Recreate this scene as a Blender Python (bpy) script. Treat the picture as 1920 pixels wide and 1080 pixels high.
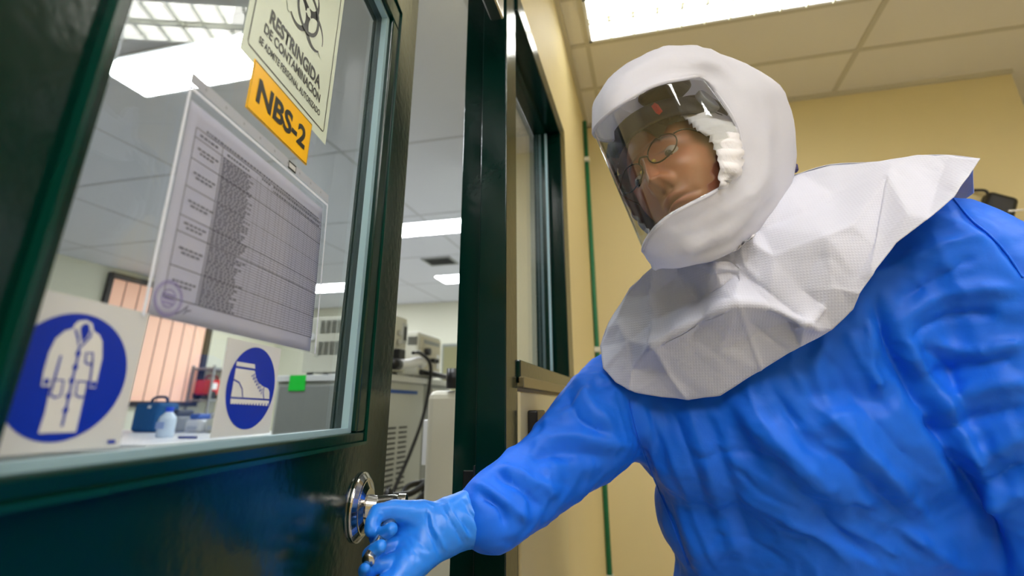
import bpy, bmesh, math, random
import numpy as np
from mathutils import Vector, Matrix, noise
from mathutils.bvhtree import BVHTree
from mathutils.geometry import delaunay_2d_cdt
random.seed(7)
for o in list(bpy.data.objects): bpy.data.objects.remove(o)
scene = bpy.context.scene
COL = scene.collection

# ------------------------------------------------------------------ camera
F_PX, CX, CY, PITCH, ROLL, PSI, PD = 979.35, 960.0, 416.26, .341193, .0023475, .2523, .0791
CAMZ = 1.15
def ray(px, py):
    u = px-CX; v = -(py-CY)
    r = u*math.cos(ROLL)+v*math.sin(ROLL); up = -u*math.sin(ROLL)+v*math.cos(ROLL)
    y = F_PX*math.cos(PITCH)-up*math.sin(PITCH); z = F_PX*math.sin(PITCH)+up*math.cos(PITCH)
    d = (r/F_PX, y/F_PX, z/F_PX)
    return Vector((d[0]*math.cos(PSI)-d[1]*math.sin(PSI), d[0]*math.sin(PSI)+d[1]*math.cos(PSI), d[2]))
CAM = Vector((0, 0, CAMZ))
def P(px, py, d): return CAM + ray(px, py)*d           # point on a sight line at view depth d
e0 = ray(CX, CY); ex = (ray(CX+100, CY)-e0)*(F_PX/100); ey = -(ray(CX, CY+100)-e0)*(F_PX/100)
def on_x(px, py, x): r = ray(px, py); return CAM + r*(x/r.x)
def on_y(px, py, y): r = ray(px, py); return CAM + r*(y/r.y)
cam_d = bpy.data.cameras.new('camera'); cam = bpy.data.objects.new('camera', cam_d); COL.objects.link(cam)
m = Matrix.Identity(4)
for i, v in enumerate((ex, ey, -e0)):
    for j in range(3): m[j][i] = v[j]
m.translation = CAM
cam.matrix_world = m
cam_d.sensor_width = 36; cam_d.lens = F_PX/1920*36
cam_d.shift_y = -(540-CY)/1920; cam_d.clip_start = .01
cam_d.dof.use_dof = True; cam_d.dof.focus_distance = .76; cam_d.dof.aperture_fstop = 3.2
scene.camera = cam
# ------------------------------------------------------------------ world, exposure
w = bpy.data.worlds.new('world'); scene.world = w; w.use_nodes = True
w.node_tree.nodes['Background'].inputs[0].default_value = (.75, .8, .9, 1)
w.node_tree.nodes['Background'].inputs[1].default_value = .25
scene.view_settings.view_transform = 'Standard'; scene.view_settings.look = 'None'
scene.view_settings.exposure = 0.0; scene.view_settings.gamma = 1
scene.view_settings.use_curve_mapping = False
LAMP_CORR = 10.0     # radiance of the near corridor lamp
LAMP_FILL = 27.0    # radiance of the added, unseen corridor fill lamps
LAMP_LAB = 31.0      # radiance of the laboratory lamps

# ------------------------------------------------------------------ materials
def lin(c): return tuple(((x/255)/12.92 if x/255 <= .04045 else ((x/255+.055)/1.055)**2.4) for x in c)+(1,)
def mat(name, rgb, rough=.5, metal=0, bump=0, bscale=50, coat=0, spec=.5, mottled=0, sss=0, raw=False):
    m = bpy.data.materials.new(name); m.use_nodes = True
    nt = m.node_tree; b = nt.nodes['Principled BSDF']
    c = rgb+(1,) if raw else lin(rgb)
    b.inputs['Base Color'].default_value = c
    b.inputs['Roughness'].default_value = rough; b.inputs['Metallic'].default_value = metal
    b.inputs['Coat Weight'].default_value = coat; b.inputs['Specular IOR Level'].default_value = spec
    b.inputs['Coat Roughness'].default_value = .04
    tc = nt.nodes.new('ShaderNodeTexCoord')
    if bump:
        n = nt.nodes.new('ShaderNodeTexNoise'); n.inputs['Scale'].default_value = bscale; n.inputs['Detail'].default_value = 4
        bp = nt.nodes.new('ShaderNodeBump'); bp.inputs['Strength'].default_value = bump; bp.inputs['Distance'].default_value = .002
        nt.links.new(tc.outputs['Object'], n.inputs['Vector']); nt.links.new(n.outputs['Fac'], bp.inputs['Height'])
        nt.links.new(bp.outputs['Normal'], b.inputs['Normal'])
        if coat: nt.links.new(bp.outputs['Normal'], b.inputs['Coat Normal'])
    if mottled:
        n = nt.nodes.new('ShaderNodeTexNoise'); n.inputs['Scale'].default_value = 3; n.inputs['Detail'].default_value = 6
        mx = nt.nodes.new('ShaderNodeMix'); mx.data_type = 'RGBA'
        mx.inputs['A'].default_value = c; mx.inputs['B'].default_value = tuple(x*(1-mottled) for x in c[:3])+(1,)
        nt.links.new(tc.outputs['Object'], n.inputs['Vector']); nt.links.new(n.outputs['Fac'], mx.inputs['Factor'])
        nt.links.new(mx.outputs['Result'], b.inputs['Base Color'])
    return m
def emit(name, rgb, s):
    m = bpy.data.materials.new(name); m.use_nodes = True; nt = m.node_tree
    for n in list(nt.nodes): nt.nodes.remove(n)
    e = nt.nodes.new('ShaderNodeEmission'); e.inputs[0].default_value = rgb+(1,); e.inputs[1].default_value = s
    o = nt.nodes.new('ShaderNodeOutputMaterial'); nt.links.new(e.outputs[0], o.inputs[0]); return m
def clear(name, tint=(1, 1, 1), rough=.0, ior=1.5, bump=0):
    m = bpy.data.materials.new(name); m.use_nodes = True; nt = m.node_tree
    for n in list(nt.nodes): nt.nodes.remove(n)
    N = nt.nodes.new; L = nt.links.new
    t = N('ShaderNodeBsdfTransparent'); t.inputs[0].default_value = tint+(1,)
    g = N('ShaderNodeBsdfGlossy'); g.inputs['Roughness'].default_value = rough
    geo = N('ShaderNodeNewGeometry'); mr = N('ShaderNodeMapRange')
    mr.inputs['To Min'].default_value = ior; mr.inputs['To Max'].default_value = 1/ior
    L(geo.outputs['Backfacing'], mr.inputs['Value'])
    fr = N('ShaderNodeFresnel'); L(mr.outputs['Result'], fr.inputs['IOR'])
    mx = N('ShaderNodeMixShader'); o = N('ShaderNodeOutputMaterial')
    L(fr.outputs[0], mx.inputs[0]); L(t.outputs[0], mx.inputs[1]); L(g.outputs[0], mx.inputs[2]); L(mx.outputs[0], o.inputs[0])
    return m
def fabric(name, rgb, rough, grain, gscale, amp=.25, transl=0, spec=.3):
    """non-woven cloth: point-bonded grid plus soft crumple in the bump"""
    m = mat(name, rgb, rough, spec=spec); nt = m.node_tree; N = nt.nodes.new; L = nt.links.new
    b = nt.nodes['Principled BSDF']; tc = N('ShaderNodeTexCoord')
    out = None
    hs = []
    for ax in ('X', 'Z'):
        wv = N('ShaderNodeTexWave'); wv.bands_direction = ax; wv.inputs['Scale'].default_value = gscale
        wv.inputs['Distortion'].default_value = .4; L(tc.outputs['Object'], wv.inputs['Vector']); hs.append(wv.outputs['Fac'])
    mul = N('ShaderNodeMath'); mul.operation = 'MULTIPLY'; L(hs[0], mul.inputs[0]); L(hs[1], mul.inputs[1])
    b1 = N('ShaderNodeBump'); b1.inputs['Strength'].default_value = grain; b1.inputs['Distance'].default_value = .0006; L(mul.outputs[0], b1.inputs['Height'])
    n = N('ShaderNodeTexNoise'); n.inputs['Scale'].default_value = 14; n.inputs['Detail'].default_value = 5; n.inputs['Distortion'].default_value = .8
    L(tc.outputs['Object'], n.inputs['Vector'])
    b2 = N('ShaderNodeBump'); b2.inputs['Strength'].default_value = amp; b2.inputs['Distance'].default_value = .012
    L(n.outputs['Fac'], b2.inputs['Height']); L(b1.outputs['Normal'], b2.inputs['Normal']); L(b2.outputs['Normal'], b.inputs['Normal'])
    if transl:
        tr = N('ShaderNodeBsdfTranslucent'); tr.inputs[0].default_value = lin(rgb); mx = N('ShaderNodeMixShader'); mx.inputs[0].default_value = transl
        o = nt.nodes['Material Output']; L(b.outputs[0], mx.inputs[1]); L(tr.outputs[0], mx.inputs[2]); L(mx.outputs[0], o.inputs[0])
    return m
M_GREEN = mat('green_gloss_paint', (0, 34, 28), .17, bump=.16, bscale=70, spec=.32)
M_GREEN2 = mat('green_bead_paint', (0, 38, 31), .2, bump=.08, bscale=80, spec=.35)
M_SEAL = mat('clear_silicone', (150, 180, 190), .35)
M_YELLOW = mat('yellow_wall_paint', (224, 208, 158), .6, bump=.15, bscale=40, mottled=.06)
M_CEIL = mat('ceiling_tile', (228, 221, 204), .85, bump=.4, bscale=120)
M_TBAR = mat('ceiling_bar', (200, 192, 168), .5)
M_LABCEIL = mat('lab_ceiling_tile', (222, 225, 236), .85)
M_LABWALL = mat('lab_wall_paint', (226, 226, 208), .6)
M_FLOOR = mat('grey_floor', (196, 195, 192), .35, mottled=.2)
M_STEEL = mat('satin_steel', (190, 188, 184), .22, 1)
M_CHROME = mat('polished_steel', (210, 208, 205), .12, 1)
M_BLACK = mat('black_plastic', (18, 18, 20), .4)
M_CREAM = mat('cream_enamel', (215, 214, 200), .45, mottled=.05)
M_GREY = mat('grey_enamel', (150, 153, 152), .45, mottled=.06)
M_GREYL = mat('light_grey_enamel', (196, 198, 194), .45)
M_WHITE = mat('white_plastic', (235, 236, 238), .4)
M_GLASS = clear('window_glass', (.97, .99, .985))
M_VISOR = clear('visor_film', (.955, .97, .97), .02, 1.68)
M_LENS = clear('spectacle_lens', (.97, .97, .97), .0, 1.5)
M_GOWN = fabric('blue_gown_cloth', (16, 104, 230), .54, .05, 170, .20, spec=.32)
M_CAPE = fabric('white_cape_cloth', (218, 220, 236), .7, .45, 78, .06, transl=.15)
M_HOOD = fabric('white_hood_cloth', (232, 232, 241), .5, .08, 170, .10, transl=.4)
M_INNER = fabric('white_inner_hood_cloth', (225, 222, 226), .6, .05, 170, .5, transl=.1)
M_GLOVE = mat('blue_nitrile', (30, 125, 232), .38, bump=.12, bscale=160, spec=.5)
M_BLUE = mat('sign_blue', (0, 42, 165), .35)
M_PLATE = mat('sign_plate', (205, 206, 205), .4)
M_SIGNW = mat('sign_pale', (214, 214, 210), .4)
M_BIO = mat('sign_pale_green', (212, 222, 204), .4)
M_NBS = mat('sign_amber', (255, 192, 0), .35)
M_INK = mat('ink_black', (22, 26, 26), .4)
M_PAPER = fabric('document_paper', (206, 208, 222), .6, 0, 100, .03, transl=.35)
M_LINE = mat('printed_line', (60, 62, 74), .6)
M_TEXT = mat('printed_text', (104, 106, 120), .6)
M_STAMP = mat('violet_stamp', (150, 140, 190), .6)

# ------------------------------------------------------------------ helpers
def obj(name, bm, m, parent=None, smooth=False, bevel=0, solid=0, sub=0):
    if isinstance(bm, bmesh.types.BMesh):
        me = bpy.data.meshes.new(name); bm.normal_update(); bm.to_mesh(me); bm.free()
    else: me = bm
    o = bpy.data.objects.new(name, me); COL.objects.link(o)
    if m: me.materials.append(m)
    if smooth: me.polygons.foreach_set('use_smooth', [True]*len(me.polygons))
    if sub: x = o.modifiers.new('sub', 'SUBSURF'); x.levels = x.render_levels = sub
    if solid: x = o.modifiers.new('solid', 'SOLIDIFY'); x.thickness = solid; x.offset = 0
    if bevel: x = o.modifiers.new('bev', 'BEVEL'); x.width = bevel; x.segments = 3; x.limit_method = 'ANGLE'
    if parent: o.parent = parent; o.matrix_parent_inverse = parent_inv(parent)
    return o
WM = {}
def parent_inv(p):
    return WM.get(p.name, Matrix.Identity(4)).inverted()
def thing(name, label, cat, loc=(0, 0, 0), rotz=0, group=None):
    o = bpy.data.objects.new(name, None); COL.objects.link(o); o.empty_display_size = .05
    o.location = loc; o.rotation_euler = (0, 0, rotz)
    WM[o.name] = Matrix.Translation(loc) @ Matrix.Rotation(rotz, 4, 'Z')
    o['label'] = label; o['category'] = cat
    if group: o['group'] = group
    return o
def tag(o, label, cat, group=None):
    o['label'] = label; o['category'] = cat
    if group: o['group'] = group
    return o
def struct(o): o['kind'] = 'structure'; return o
def box(bm, a, b, M=None):
    a = Vector(a); b = Vector(b); c = (a+b)/2; s = b-a
    mt = Matrix.Translation(c) @ Matrix.Diagonal((abs(s.x), abs(s.y), abs(s.z), 1))
    if M: mt = M @ mt
    bmesh.ops.create_cube(bm, size=1, matrix=mt)
def bx(name, a, b, m, parent=None, bevel=0, M=None):
    bm = bmesh.new(); box(bm, a, b, M); return obj(name, bm, m, parent, bevel=bevel)
def tube(bm, pts, r, n=12, closed=False):
    pts = [Vector(p) for p in pts]; K = len(pts)
    rs = r if isinstance(r, (list, tuple)) else [r]*K
    rings = []; up = None
    for i, p in enumerate(pts):
        if closed: t = pts[(i+1) % K]-pts[i-1]
        else: t = pts[min(i+1, K-1)]-pts[max(i-1, 0)]
        t.normalize()
        if up is None: up = t.orthogonal().normalized()
        up = (up-t*up.dot(t)).normalized(); s = t.cross(up)
        rings.append([bm.verts.new(p+(up*math.cos(2*math.pi*k/n)+s*math.sin(2*math.pi*k/n))*rs[i]) for k in range(n)])
    for i in range(K if closed else K-1):
        A = rings[i]; B = rings[(i+1) % K]
        for k in range(n): bm.faces.new((A[k], A[(k+1) % n], B[(k+1) % n], B[k]))
    if not closed: bm.faces.new(rings[0][::-1]); bm.faces.new(rings[-1])
def spline(pts, n=8, closed=False):
    pts = [Vector(p) for p in pts]; K = len(pts); out = []
    for i in range(K if closed else K-1):
        if closed: a, b, c, d = pts[i-1], pts[i], pts[(i+1) % K], pts[(i+2) % K]
        else: a, b, c, d = pts[max(i-1, 0)], pts[i], pts[i+1], pts[min(i+2, K-1)]
        for k in range(n):
            t = k/n
            out.append(.5*((2*b)+(c-a)*t+(2*a-5*b+4*c-d)*t*t+(3*b-a-3*c+d)*t**3))
    if not closed: out.append(pts[-1])
    return out
def disc_solid(bm, c, axis, r, h, n=40, r2=None):
    z = Vector(axis).normalized(); q = z.to_track_quat('Z', 'Y').to_matrix().to_4x4()
    bmesh.ops.create_cone(bm, cap_ends=True, segments=n, radius1=r, radius2=r if r2 is None else r2, depth=h,
                          matrix=Matrix.Translation(Vector(c)+z*h/2) @ q)
def text_mesh(body, size, bold=0.0, ax='LEFT', xs=1.0):
    cu = bpy.data.curves.new('txt', 'FONT'); cu.body = body; cu.size = size; cu.offset = bold; cu.align_x = ax
    cu.resolution_u = 4
    o = bpy.data.objects.new('txt', cu); COL.objects.link(o)
    me = bpy.data.meshes.new_from_object(o.evaluated_get(bpy.context.evaluated_depsgraph_get()))
    bpy.data.objects.remove(o)
    for v in me.vertices: v.co.x *= xs
    return me

# --------------------------------------------------------- voxel skin (SDF -> mesh)
def surface_net(Fv, lo, h):
    s = Fv < 0
    nx, ny, nz = Fv.shape
    acc = np.zeros((nx-1, ny-1, nz-1, 3)); cnt = np.zeros((nx-1, ny-1, nz-1))
    cor = [(i, j, k) for i in (0, 1) for j in (0, 1) for k in (0, 1)]
    def sl(c, A): return A[c[0]:nx-1+c[0], c[1]:ny-1+c[1], c[2]:nz-1+c[2]]
    for c in cor:
        for ax in range(3):
            if c[ax] == 0:
                d = list(c); d[ax] = 1
                fa, fb = sl(c, Fv), sl(d, Fv); cr = sl(c, s) != sl(d, s)
                t = np.where(cr, fa/np.where(cr, fa-fb, 1), 0)
                for q in range(3):
                    acc[..., q] += np.where(cr, c[q]+(t if q == ax else 0), 0)
                cnt += cr
    act = cnt > 0
    idx = -np.ones(act.shape, int); idx[act] = np.arange(act.sum())
    g = np.argwhere(act)
    V = (g+acc[act]/cnt[act][:, None])*h+np.array(lo)
    Fs = []
    for ax in range(3):
        o1, o2 = [(1, 2), (2, 0), (0, 1)][ax]
        a = [slice(1, n-1) for n in Fv.shape]; b = list(a); a[ax] = slice(0, Fv.shape[ax]-1); b[ax] = slice(1, Fv.shape[ax])
        sa, sb = s[tuple(a)], s[tuple(b)]; cr = np.argwhere(sa != sb)
        base = cr.copy()
        for q in range(3):
            if q != ax: base[:, q] += 1
        flip = s[tuple(base.T)]
        def at(da, db):
            c = base.copy(); c[:, o1] -= da; c[:, o2] -= db; return idx[tuple(c.T)]
        q = np.stack([at(1, 1), at(0, 1), at(0, 0), at(1, 0)], 1)
        q[~flip] = q[~flip][:, ::-1]
        Fs.append(q)
    return V, np.concatenate(Fs)
def caps_sdf(chains, h, k, pad=.02):
    """chains: list of [(Vector, r), ...] ; smooth union of tapered capsules"""
    pts = np.array([list(p)+[r] for ch in chains for p, r in ch])
    lo = (pts[:, :3]-pts[:, 3:]).min(0)-pad; hi = (pts[:, :3]+pts[:, 3:]).max(0)+pad
    n = np.ceil((hi-lo)/h).astype(int)+1
    X, Y, Z = [(lo[i]+np.arange(n[i])*h).astype(np.float32) for i in range(3)]
    G = np.stack(np.meshgrid(X, Y, Z, indexing='ij'), -1)
    D = None
    for ch in chains:
        C = None
        prs = list(zip(ch[:-1], ch[1:])) if len(ch) > 1 else [(ch[0], ch[0])]
        for (a, ra), (b, rb) in prs:
            a = np.array(a, np.float32); b = np.array(b, np.float32); ab = b-a; L = float(ab@ab)+1e-9
            t = np.clip(((G-a)@ab)/L, 0, 1)
            d = np.linalg.norm(G-a-t[..., None]*ab, axis=-1)-(ra+(rb-ra)*t)
            C = d if C is None else np.minimum(C, d)
        if D is None: D = C
        else:
            hh = np.clip(.5+.5*(D-C)/k, 0, 1); D = D*(1-hh)+C*hh-k*hh*(1-hh)
    return D, lo
def smooth_np(V, Fc, it, lam=.5):
    E = np.concatenate([Fc[:, [i, (i+1) % Fc.shape[1]]] for i in range(Fc.shape[1])]); E = np.concatenate([E, E[:, ::-1]])
    deg = np.bincount(E[:, 0], minlength=len(V))[:, None]
    for _ in range(it):
        S = np.zeros_like(V)
        for q in range(3): S[:, q] = np.bincount(E[:, 0], V[E[:, 1], q], len(V))
        V = V+lam*(S/np.maximum(deg, 1)-V)
    return V
def normals_np(V, Fc):
    n = np.cross(V[Fc[:, 2]]-V[Fc[:, 0]], V[Fc[:, 3 if Fc.shape[1] > 3 else 1]]-V[Fc[:, 1]] if Fc.shape[1] > 3 else V[Fc[:, 1]]-V[Fc[:, 0]])
    if Fc.shape[1] == 3: n = np.cross(V[Fc[:, 1]]-V[Fc[:, 0]], V[Fc[:, 2]]-V[Fc[:, 0]])
    N = np.zeros_like(V)
    for i in range(Fc.shape[1]):
        for q in range(3): N[:, q] += np.bincount(Fc[:, i], n[:, q], len(V))
    return N/np.maximum(np.linalg.norm(N, axis=1), 1e-9)[:, None]
EXM = np.array([list(ex), list(ey), list(e0)])
def proj_np(V):
    c = (V-np.array(CAM))@EXM.T
    return np.stack([CX+F_PX*c[:, 0]/c[:, 2], CY-F_PX*c[:, 1]/c[:, 2]], 1)
def folds(V, N, strokes):
    """press creases (amp<0) and raise ridges (amp>0) of cloth along seams drawn over the front of the garment"""
    px = proj_np(V); T = np.array(CAM)-V; T /= np.linalg.norm(T, axis=1)[:, None]
    face = np.clip((N*T).sum(1)*2+.2, 0, 1)
    D = np.zeros(len(V))
    for amp, wd, kind, pl in strokes:
        pl = np.array([list(p) for p in spline([(x, y, 0) for x, y in pl], 4)])[:, :2]
        best = np.full(len(V), 1e9); tt = np.zeros(len(V)); n = len(pl)-1
        for i in range(n):
            a, b = pl[i], pl[i+1]; ab = b-a; L = ab@ab+1e-9
            t = np.clip(((px-a)@ab)/L, 0, 1); d = np.linalg.norm(px-a-t[:, None]*ab, axis=1)
            m = d < best; best[m] = d[m]; tt[m] = (i+t[m])/n
        prof = np.exp(-(best/wd)**2) if kind == 's' else np.exp(-best/wd)
        D += amp*prof*np.clip(np.minimum(tt, 1-tt)*5+.25, 0, 1)
    return V+N*(D*face)[:, None]
def mesh_np(name, V, Fc):
    me = bpy.data.meshes.new(name); me.from_pydata(V.tolist(), [], Fc.tolist()); me.update(); return me
def crumple(V, N, amp, sc, seed=0, stretch=(1, 1, 1)):
    o = Vector((seed*7.1, seed*3.3, seed*1.7)); A = np.zeros(len(V)); st = Vector(stretch)
    for i, v in enumerate(V):
        p = Vector((v[0]*st.x, v[1]*st.y, v[2]*st.z))*sc+o
        q = noise.noise_vector(p*.5)*.8
        A[i] = 1-2*abs(noise.noise(p+q))+.5*(1-2*abs(noise.noise((p+q)*2.1)))-.7
    return V+N*(A*amp)[:, None]

# ==================================================================== ROOM
XW = -.25          # corridor face of the partition wall
ZC = CAMZ+1.53     # ceiling
YB = 2.67          # back wall of the corridor
A_D = PSI-PD
DD = Vector((-math.sin(A_D), math.cos(A_D), 0)); NN = Vector((math.cos(A_D), math.sin(A_D), 0))
def on_door(px, py, off=0.0):
    r = ray(px, py); return CAM + r*(-(.28-off)/NN.dot(r))
def sz(px, py): p = on_door(px, py); return (p.dot(DD), p.z)

struct(bx('floor', (-6.1, -3.2, -.1), (3.3, 7.6, 0), M_FLOOR))
# corridor ceiling, lab ceiling
struct(bx('ceiling', (XW, -3.2, ZC), (3.3, 3.9, ZC+.1), M_CEIL))
struct(bx('ceiling', (-6.1, -3.2, ZC), (XW-.08, 7.6, ZC+.1), M_LABCEIL))
bm = bmesh.new()
for y in (2.31, 1.66, 1.96, .74, .14, -.46, -1.06, -1.66): box(bm, (XW, y-.012, ZC-.004), (3.3, y+.012, ZC+.01))
for x in (1.03, 2.25): box(bm, (x-.012, -3.2, ZC-.0035), (x+.012, 3.9, ZC+.01))
box(bm, (XW, -3.2, ZC-.02), (XW+.02, YB, ZC)); box(bm, (XW, YB-.02, ZC-.02), (1.8, YB, ZC))
box(bm, (-.165, -3.2, ZC-.003), (-.145, YB, ZC+.01))
struct(obj('trim_1', bm, M_TBAR))
bm = bmesh.new()
for i in range(9): box(bm, (-6.1, -1.0+i*1.2, ZC-.003), (XW-.08, -.98+i*1.2, ZC+.01))
for i in range(5): box(bm, (-5.4+i*1.2, -3.2, ZC-.003), (-5.38+i*1.2, 7.6, ZC+.01))
struct(obj('trim_2', bm, mat('lab_ceiling_bar', (196, 198, 206), .6)))
# back wall, recess at the right
struct(bx('wall_back', (XW-.1, YB, 0), (1.80, YB+.12, ZC), M_YELLOW))
struct(bx('wall_recess', (1.68, YB+.12, 0), (1.80, 3.9, ZC), M_YELLOW))
struct(bx('wall_far', (1.8, 3.8, 0), (3.4, 3.9, ZC), M_YELLOW))
struct(bx('wall_right', (3.3, -3.2, 0), (3.4, 3.9, ZC), M_YELLOW))
struct(bx('wall_front', (XW-.1, -3.3, 0), (3.4, -3.2, ZC), M_YELLOW))
# partition wall (left of corridor) with door opening and sidelight
YJ = .915; YS0 = .985; YS1 = 1.70; YH = -.21
bm = bmesh.new()
box(bm, (XW-.09, -3.2, 0), (XW, YH-.06, ZC))
box(bm, (XW-.09, YH-.06, 2.26), (XW, YS0, ZC))
box(bm, (XW-.09, YS0, 2.10), (XW, YS1, ZC))
box(bm, (XW-.09, YS0, 0), (XW, YS1, 1.185))
box(bm, (XW-.09, YS1, 0), (XW, YB, ZC))
struct(obj('wall_left', bm, M_YELLOW))
# door frame posts: strike jamb with rebate
bm = bmesh.new()
box(bm, (XW-.047, YJ-.012, 0), (XW+.006, YS0, 2.26)); box(bm, (XW-.095, YJ+.012, 0), (XW-.047, YS0, 2.26))
box(bm, (XW-.095, YH-.06, 2.20), (XW+.006, YS0, 2.26)); box(bm, (XW-.095, YH-.06, 0), (XW+.006, YH-.005, 2.26))
struct(obj('trim_3', bm, M_GREEN, bevel=.002))
bm = bmesh.new(); box(bm, (XW-.050, YJ-.0135, .95), (XW-.046, YJ+.02, 1.06)); box(bm, (XW-.075, YJ+.008, .96), (XW-.05, YJ+.013, 1.05))
struct(obj('trim_4', bm, mat('strike_plate_dark', (50, 52, 50), .4, .8), bevel=.002))
# sidelight window: frame, inner bead, glass, sill
fw = bmesh.new()
z0, z1 = 1.235, 2.05
for a, b in (((XW-.085, YS0, z0-.045), (XW+.012, YS1+.0, z0)), ((XW-.085, YS0, z1), (XW+.012, YS1, z1+.06)),
             ((XW-.085, YS1-.10, z0), (XW+.012, YS1, z1))):
    box(fw, a, b)
wf = struct(obj('window_1', fw, M_GREEN, bevel=.003))
bm = bmesh.new()
for a, b in (((XW-.06, YS1-.135, z0), (XW-.035, YS1-.10, z1)), ((XW-.06, YS0, z0), (XW-.035, YS1-.1, z0+.012)), ((XW-.06, YS0, z1-.02), (XW-.035, YS1-.1, z1))): box(bm, a, b)
obj('window_bead', bm, M_GREEN2, wf)
bx('sealant', (XW-.037, YS1-.142, z0+.012), (XW-.030, YS1-.135, z1-.02), M_SEAL, wf)
bx('glass_pane', (XW-.05, YS0, z0), (XW-.044, YS1-.1, z1), M_GLASS, wf)
bx('window_sill', (XW-.02, YS0, z0-.05), (XW+.018, YS1, z0-.03), mat('sill_metal', (120, 112, 84), .3, .6), wf, bevel=.002)
# cream panel below the sidelight with a black latch box
struct(bx('trim_5', (XW, YS0+.005, 0), (XW+.010, 1.50, 1.178), mat('cream_wall_panel', (222, 208, 158), .5, mottled=.05), bevel=.004))
o = bx('access_reader', (XW+.010, 1.045, 1.075), (XW+.03, 1.125, 1.145), M_BLACK, bevel=.004)
tag(o, 'small black box fixed on the wall just below the sidelight window', 'switch box')
# conduit in the corner
cd = thing('electrical_conduit', 'thin green painted pipe running down the yellow wall near the corner', 'pipe', (XW+.013, 2.49, 0))
bm = bmesh.new(); tube(bm, [(XW+.013, 2.49, 0), (XW+.013, 2.49, 2.60)], .011, 12); obj('pipe', bm, mat('conduit_green', (24, 128, 84), .5, mottled=.5), cd, True)
for z in (2.37, 1.4, .5): bx('clamp', (XW, 2.47, z-.012), (XW+.028, 2.51, z+.012), M_CREAM, cd, bevel=.003)

# ------------------------------------------------------------- corridor lamps
def louver_lamp(x0, x1, y0, y1, label, m_em, n=12):
    t = thing('ceiling_lamp', label, 'lamp', ((x0+x1)/2, (y0+y1)/2, ZC), 0, None)
    bm = bmesh.new()
    for a, b in (((x0, y0, ZC-.006), (x1, y0+.014, ZC+.02)), ((x0, y1-.014, ZC-.006), (x1, y1, ZC+.02)),
                 ((x0, y0, ZC-.006), (x0+.014, y1, ZC+.02)), ((x1-.014, y0, ZC-.006), (x1, y1, ZC+.02))): box(bm, a, b)
    obj('frame', bm, M_WHITE, t)
    rows = 2; hh = (y1-y0)/rows
    for r in range(rows):
        bx('light_tube', (x0+.014, y0+hh*r+.02, ZC-.001), (x1-.014, y0+hh*(r+1)-.012, ZC-.0002), m_em, t)
    bm = bmesh.new()
    for i in range(1, n):
        x = x0+(x1-x0)*i/n; box(bm, (x-.003, y0+.014, ZC-.020), (x+.003, y1-.014, ZC-.0012))
    box(bm, (x0+.014, (y0+y1)/2-.004, ZC-.020), (x1-.014, (y0+y1)/2+.004, ZC-.0012))
    obj('louver', bm, mat('louver_white', (235, 238, 220), .4), t)
    return t
M_EM1 = emit('corridor_lamp_light', (1.0, .985, .90), LAMP_CORR)
M_EM1B = emit('corridor_fill_light_added', (1.0, .985, .96), LAMP_FILL)
louver_lamp(-.145, 1.018, 1.672, 1.948, 'bright ceiling lamp in the corridor, above the hooded person', M_EM1)
for xa, lb in ((-.12, 'added narrow fill lamp on the corridor ceiling, out of view, beside the door wall'), (.42, 'added narrow fill lamp on the corridor ceiling, out of view, middle of three'), (.96, 'added narrow fill lamp on the corridor ceiling, out of view, farthest from the door wall')):
    louver_lamp(xa, xa+.2, -2.0, -.15, lb, M_EM1B, 2)  # unseen lamps added to fill the corridor and streak the visor
louver_lamp(1.5, 2.7, .2, .7, 'added fill lamp on the ceiling, out of view, far right of the corridor', M_EM1B)  # another unseen lamp, added only as fill
# ------------------------------------------------------------- lab room
XL = -5.921; YF = 7.46
struct(bx('wall_lab_left', (XL-.1, -3.2, 0), (XL, YF, ZC), M_LABWALL))
struct(bx('wall_lab_far', (XL-.1, YF, 0), (XW-.09, YF+.1, ZC), M_LABWALL))
struct(bx('wall_lab_right', (XW-.10, YB, 0), (XW-.09, YF, ZC), M_LABWALL))
struct(bx('wall_lab_near', (XL-.1, -3.2, 0), (XW-.09, -3.1, ZC), M_LABWALL))
M_EM2 = emit('lab_lamp_light', (.93, .97, 1.0), LAMP_LAB)
lab_lamps = [(-2.42, -1.50, 1.50, 1.79, 'large bright ceiling lamp seen through the upper left of the door glass'),
             (-2.42, -1.32, 3.96, 4.29, 'ceiling lamp strip seen high in the gap beside the door'),
             (-2.50, -1.60, 5.85, 6.23, 'farthest small ceiling lamp seen low in the door gap'),
             (-.90, -.45, .85, 1.2, 'added fill lamp on the laboratory ceiling, hidden right behind the sidelight window'),  # hidden lamp added to brighten the view through the sidelight
             (-4.9, -3.72, 5.9, 6.3, 'far lamp strip seen through the door glass right of the paper')]
for x0, x1, y0, y1, lb in lab_lamps[:]:
    t = thing('ceiling_lamp', lb, 'lamp', ((x0+x1)/2, (y0+y1)/2, ZC))
    bx('diffuser', (x0+.01, y0+.01, ZC-.012), (x1-.01, y1-.01, ZC-.001), M_EM2, t)
    bm = bmesh.new()
    for a, b in (((x0-.01, y0-.01, ZC-.008), (x1+.01, y0+.01, ZC)), ((x0-.01, y1-.01, ZC-.008), (x1+.01, y1+.01, ZC)),
                 ((x0-.01, y0, ZC-.008), (x0+.01, y1, ZC)), ((x1-.01, y0, ZC-.008), (x1+.01, y1, ZC))): box(bm, a, b)
    obj('frame', bm, M_WHITE, t)
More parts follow.
